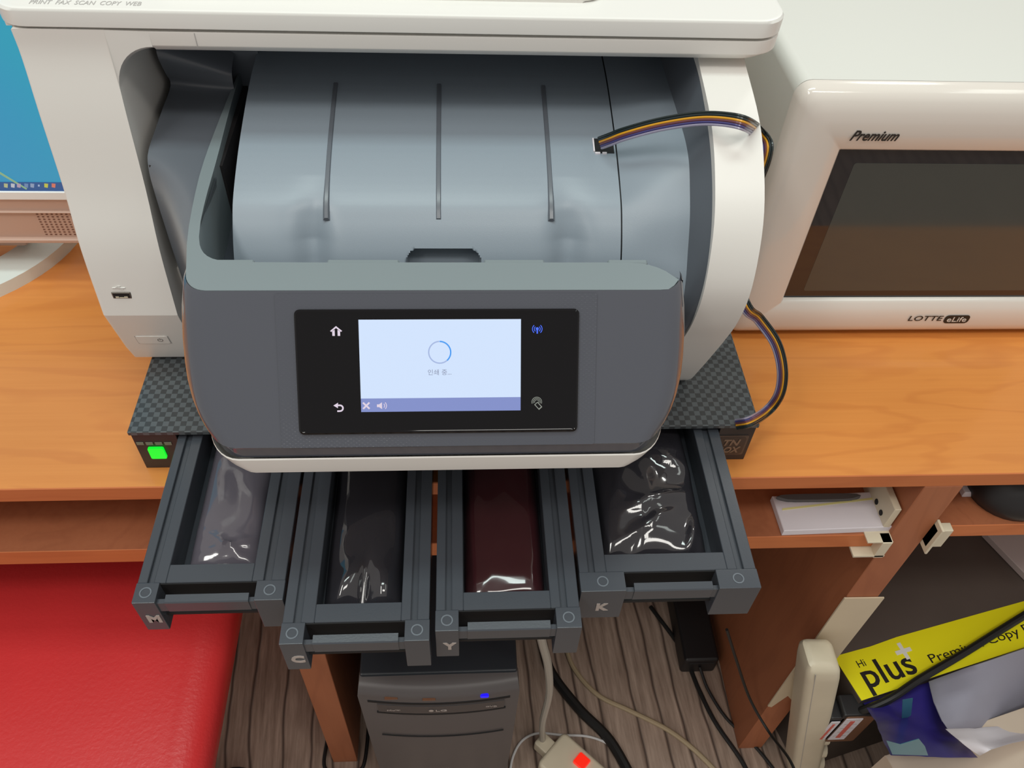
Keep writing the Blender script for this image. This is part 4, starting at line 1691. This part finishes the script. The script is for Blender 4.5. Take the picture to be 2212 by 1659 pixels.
# torn wrapper leaning from the carton edge down on the beige box
def sheet(name, rows, m, th, label, cat_, mats=None):
    bm = new()
    V = [[bm.verts.new(p) for p in r] for r in rows]
    for a, b in zip(V, V[1:]):
        for i in range(len(a) - 1):
            bm.faces.new((a[i], a[i + 1], b[i + 1], b[i]))
    bmesh.ops.subdivide_edges(bm, edges=bm.edges[:], cuts=3, use_grid_fill=True, smooth=0.6)
    for v in bm.verts:
        v.co.z += noise.noise(v.co * 0.03) * 2.5
    bmesh.ops.recalc_face_normals(bm, faces=bm.faces[:])
    r = bmesh.ops.extrude_face_region(bm, geom=bm.faces[:])
    for g in r['geom']:
        if isinstance(g, bmesh.types.BMVert):
            g.co += Vector((0, th * 0.6, -th * 0.8))
    bmesh.ops.recalc_face_normals(bm, faces=bm.faces[:])
    return solo(name, bm, m, label, cat_, ang=60, mats=mats)


def onp(px, py, off):
    n = Vector((math.sin(A2), -math.cos(A2), 0))
    o = Vector((cA.x, cA.y, 0)) + n * off
    d = ray(px, py)
    e = Vector((0, 0, CAMH))
    return e + d * ((o - e).dot(n) / d.dot(n))


def pzr(lst, off):
    return [onp(x, y, off) for x, y in lst]


bz = min(onp(1925, 1632, 92).z, onp(2112, 1637, 92).z, onp(2116, 1633, 96).z) - 5
assert bz > FLOOR + 20, bz
bm = new()
q = [on_z(x, y, bz) for x, y in ((1925, 1640), (2212, 1590))]
ang3 = math.atan2(q[1].y - q[0].y, q[1].x - q[0].x)
prism(bm, rot2([(-4, -190), (330, -190), (330, 6), (-4, 6)], (q[0].x, q[0].y), A2), 'z', FLOOR, bz, 1.5, 2)
solo('cardboard_box', bm, CARD, 'beige cardboard box on the floor below the torn wrapper at lower right', 'box')

sheet('torn_wrapper', [pzr([(1866, 1520), (1905, 1507), (1955, 1491), (2030, 1467)], 2),
                       pzr([(1893, 1560), (1925, 1550), (1975, 1540), (2040, 1525)], 32),
                       pzr([(1905, 1590), (1945, 1585), (2000, 1580), (2060, 1578)], 58),
                       pzr([(1925, 1632), (1985, 1634), (2050, 1636), (2112, 1637)], 92)],
      BLUEP, 2, 'torn dark blue and purple paper wrapper leaning on the front of the carton', 'wrapper')
bm = new()
tq = pzr([(1950, 1512), (1972, 1508), (1968, 1545), (1948, 1560)], 36)
vs = [bm.verts.new(p) for p in tq]
bm.faces.new(vs)
tq = pzr([(1915, 1600), (1945, 1608), (1985, 1596), (1998, 1612), (2005, 1632), (1928, 1630)], 94)
vs = [bm.verts.new(p) for p in tq]
bm.faces.new(vs)
r = bmesh.ops.extrude_face_region(bm, geom=bm.faces[:])
for g in r['geom']:
    if isinstance(g, bmesh.types.BMVert):
        g.co += Vector((0, 0.5, -0.5))
bmesh.ops.recalc_face_normals(bm, faces=bm.faces[:])
o_ = solo('printed_patch', bm, TEAL, None, None)
wr_ = bpy.data.objects['torn_wrapper']
wl = o_.location - wr_.location
o_.parent = wr_
o_.location = wl
o_['label'] = 'teal print on the purple wrapper'
sheet('grey_sheet', [pzr([(2008, 1473), (2080, 1446), (2150, 1422), (2240, 1392)], 4),
                     pzr([(2018, 1518), (2090, 1495), (2160, 1483), (2250, 1468)], 30),
                     pzr([(2036, 1560), (2100, 1552), (2170, 1545), (2260, 1530)], 55),
                     pzr([(2048, 1577), (2105, 1576), (2175, 1570), (2262, 1556)], 64)],
      GRAYP, 2, 'grey curved paper sheet leaning on the carton right of the purple wrapper', 'paper sheet')
sheet('white_sheet', [pzr([(2044, 1576), (2110, 1574), (2180, 1568), (2260, 1552)], 68),
                      pzr([(2070, 1598), (2120, 1602), (2180, 1592), (2262, 1574)], 84),
                      pzr([(2116, 1633), (2140, 1620), (2185, 1606), (2265, 1588)], 96)],
      PAPER, 2, 'bright white folded sheet below the grey sheet at lower right', 'paper sheet')

# black cable across the yellow label
bm = new()
tube(bm, [on_z(1820, 1545, -470), on_z(1868, 1533, -425), on_z(1925, 1508, -409), on_z(1990, 1465, -409), on_z(2080, 1412, -409), on_z(2160, 1362, -409), on_z(2260, 1300, -409)], 4.8, 10)
solo('cable', bm, CABK, 'thick black cable lying across the yellow label strip', 'cable')

# white power strip standing against the divider
ps = Thing('power_strip', (450, 376, FLOOR), 'large white power strip standing upright against the front of the divider', 'power strip')
PS0, PS1 = on_y(1783, 1447, 345), on_y(1745, 1650, 345)
PS1 = PS0 + (PS1 - PS0) * ((FLOOR + 3 - PS0.z) / (PS1.z - PS0.z))
bm = new()
rings = []
for t, sc_ in ((0.0, 0.55), (0.008, 0.8), (0.03, 0.95), (0.08, 1.0), (1.0, 1.0)):
    cx_ = PS0.x + (PS1.x - PS0.x) * t
    z = PS0.z + (FLOOR + 3 - PS0.z) * t
    ww, dd = 20.5 * sc_, 21 * sc_
    rings.append([(cx_ + p[0], 364 + p[1], z + p[0] * 0.10 * -1) for p in rrect(-ww, ww, -dd, dd, 8 * sc_, 5)])
loft(bm, rings)
psb = ps.part('housing', bm, BEIGE, ang=50)
bm = new()
rings = []
for t in (0.02, 0.5, 0.99):
    cx_ = PS0.x + (PS1.x - PS0.x) * t
    z = PS0.z + (FLOOR + 3 - PS0.z) * t
    rings.append([(cx_ - 11, 342.6, z), (cx_ - 10.4, 342.6, z), (cx_ - 10.4, 343.6, z), (cx_ - 11, 343.6, z)])
loft(bm, rings)
ps.part('housing_seam', bm, GREYW, parent=psb)
for k in range(3):
    t = 0.62 + k * 0.13
    cx_ = PS0.x + (PS1.x - PS0.x) * t + 22
    z = PS0.z + (FLOOR + 3 - PS0.z) * t
    bm = new()
    tube(bm, [(cx_ - 6, 360, z), (cx_ + 1.5, 360, z)], 15, 16, False)
    ps.part('socket', bm, BEIGE)

# two plug adapters
def adapter(px0, py0, zc, w, h, d, lab, labelw, brown):
    c_ = on_y(px0, py0, 345)
    t = Thing('plug_adapter', (c_.x, 362, c_.z - h), lab, 'plug adapter')
    bm = new()
    prism(bm, rrect(c_.x - w / 2, c_.x + w / 2, c_.z - h, c_.z, 4, 4), 'y', 345, 345 + d, 2, 2)
    b = t.part('casing', bm, BLKP)
    if brown:
        bm = new()
        prism(bm, rrect(c_.x - w / 2 + 5, c_.x + w / 2 - 3, c_.z - h + 5, c_.z - 4, 3, 3), 'y', 343.8, 345.3)
        t.part('face_plate', bm, COPPER, label='brown face plate')
    bm = new()
    x0 = c_.x - w / 2 + (5 if brown else 3)
    prism(bm, rrect(x0, x0 + labelw, c_.z - h + 14, c_.z - 7, 0.5, 1), 'y', 343.2, 344)
    l_ = t.part('rating_label', bm, PAPER, parent=b, label='white rating label')
    bm = new()
    for k in range(5):
        zz = c_.z - 11 - k * (h - 26) / 5.0
        box(bm, x0 + 2 + (k % 2), x0 + labelw - 2.5, 342.9, 343.2, zz - 0.5, zz + 0.5)
    t.part('fine_print', bm, GREYW, parent=b)
    bm = new()
    box(bm, x0 + labelw * 0.35, x0 + labelw * 0.62, 342.7, 343.1, c_.z - h + 22, c_.z - 14)
    t.part('red_mark', bm, REDTXT, parent=b)
    return t


adapter(1862, 1545, 0, 44, 92, 26, 'black plug adapter with a brown face and white label beside the power strip', 21, True)
adapter(1812, 1552, 0, 20, 88, 24, 'narrow black plug adapter with a white label squeezed against the power strip', 11, False)

# small power strip lying on the floor with the lit red switch
fz = FLOOR
s_ = Thing('power_strip', (150, 385, FLOOR), 'white power strip with a lit red switch lying on the floor beside the tower', 'power strip')
q0, q1 = on_z(1180, 1604, fz + 34), on_z(1330, 1740, fz + 34)
aS = math.atan2(q1.y - q0.y, q1.x - q0.x)
LS = (q1 - q0).length
bm = new()
prism(bm, rot2(rrect(8, LS, -30, 30, 8, 4), (q0.x, q0.y), aS), 'z', fz, fz + 34, 5, 3)
prism(bm, rot2(rrect(-14, 12, -11, 11, 4, 3), (q0.x, q0.y), aS), 'z', fz + 6, fz + 30, 3, 2)
s_.part('housing', bm, BEIGE)
bm = new()
prism(bm, rot2(rrect(44, 62, 4, 22, 2, 2), (q0.x, q0.y), aS), 'z', fz + 33, fz + 39, 1.5, 2)
s_.part('switch', bm, REDL, label='lit red rocker switch')
bm = new()
for dx in (95, 140):
    prism(bm, rot2([(dx + 17 * math.cos(2 * math.pi * k / 20), 17 * math.sin(2 * math.pi * k / 20)) for k in range(20)], (q0.x, q0.y), aS), 'z', fz + 33, fz + 35)
s_.part('socket', bm, GREYW)

# cables


def cable(name, pts, r, m, label):
    bm = new()
    tube(bm, pts, r, 9)
    return solo(name, bm, m, label, 'cable')


cz = FLOOR + 3
cable('cable', [on_y(1160, 1340, 345), on_y(1172, 1390, 352), on_y(1184, 1440, 362), on_y(1186, 1500, 374), on_y(1172, 1560, 385), on_z(1172, 1600, fz + 20)], 4.4, CABG,
      'thick grey power cable running up from the white floor power strip')
cable('cable', [on_z(1100, 1680, cz), on_z(1108, 1635, cz), on_z(1128, 1600, cz), on_z(1162, 1584, cz), on_z(1215, 1588, cz), on_z(1270, 1591, cz), on_z(1315, 1608, cz), on_z(1340, 1635, cz), on_z(1355, 1690, cz)], 1.8, CABW,
      'thin white cable looped around the floor power strip')
cable('cable', [on_z(1215, 1370, cz + 3), on_z(1238, 1440, cz), on_z(1290, 1500, cz), on_z(1360, 1535, cz), on_z(1440, 1575, cz), on_z(1500, 1620, cz), on_z(1560, 1680, cz)], 3.6, CABB,
      'beige cable crossing the floor planks diagonally')
cable('cable', [on_z(1170, 1380, cz + 4), on_z(1190, 1450, cz + 3), on_z(1250, 1530, cz + 3), on_z(1318, 1600, cz + 3), on_z(1375, 1700, cz + 3)], 7.5, CABK,
      'thick black cable on the floor between tower and beige cable')
cable('cable', [on_z(1405, 1310, cz), on_z(1470, 1400, cz), on_z(1510, 1490, cz), on_z(1545, 1560, cz), on_z(1600, 1640, cz), on_z(1625, 1690, cz)], 3.2, CABK,
      'black cable on the floor running along the foot of the divider')
cable('cable', [Vector((KBX, KBY - 1, FLOOR + 22)), on_z(1530, 1490, cz + 6), on_z(1568, 1550, cz), on_z(1620, 1600, cz), on_z(1670, 1660, cz), on_z(1690, 1700, cz)], 2.4, CABK,
      'black cable trailing over the floor from the black power brick')
cable('cable', [on_x(1570, 1360, 300), on_x(1592, 1430, 330), on_x(1620, 1510, 362), on_x(1660, 1580, 384), on_x(1705, 1640, 388), on_x(1730, 1700, 390)], 1.8, CABK,
      'thin black cable hanging in front of the brown divider side')
# dark cable curled round the foot of the left leg panel
a1_ = on_z(682, 1570, cz + 40)
cable('cable', [Vector((-158 - 34, 470, cz)), Vector((-196, 420, cz)), Vector((-196, 386, cz)), Vector((-178, 376, cz)), Vector((-150, 378, cz)), Vector((-140, 396, cz)), Vector((-138, 470, cz))], 2.6, CABK,
      'dark cable curled round the foot of the wooden leg panel')
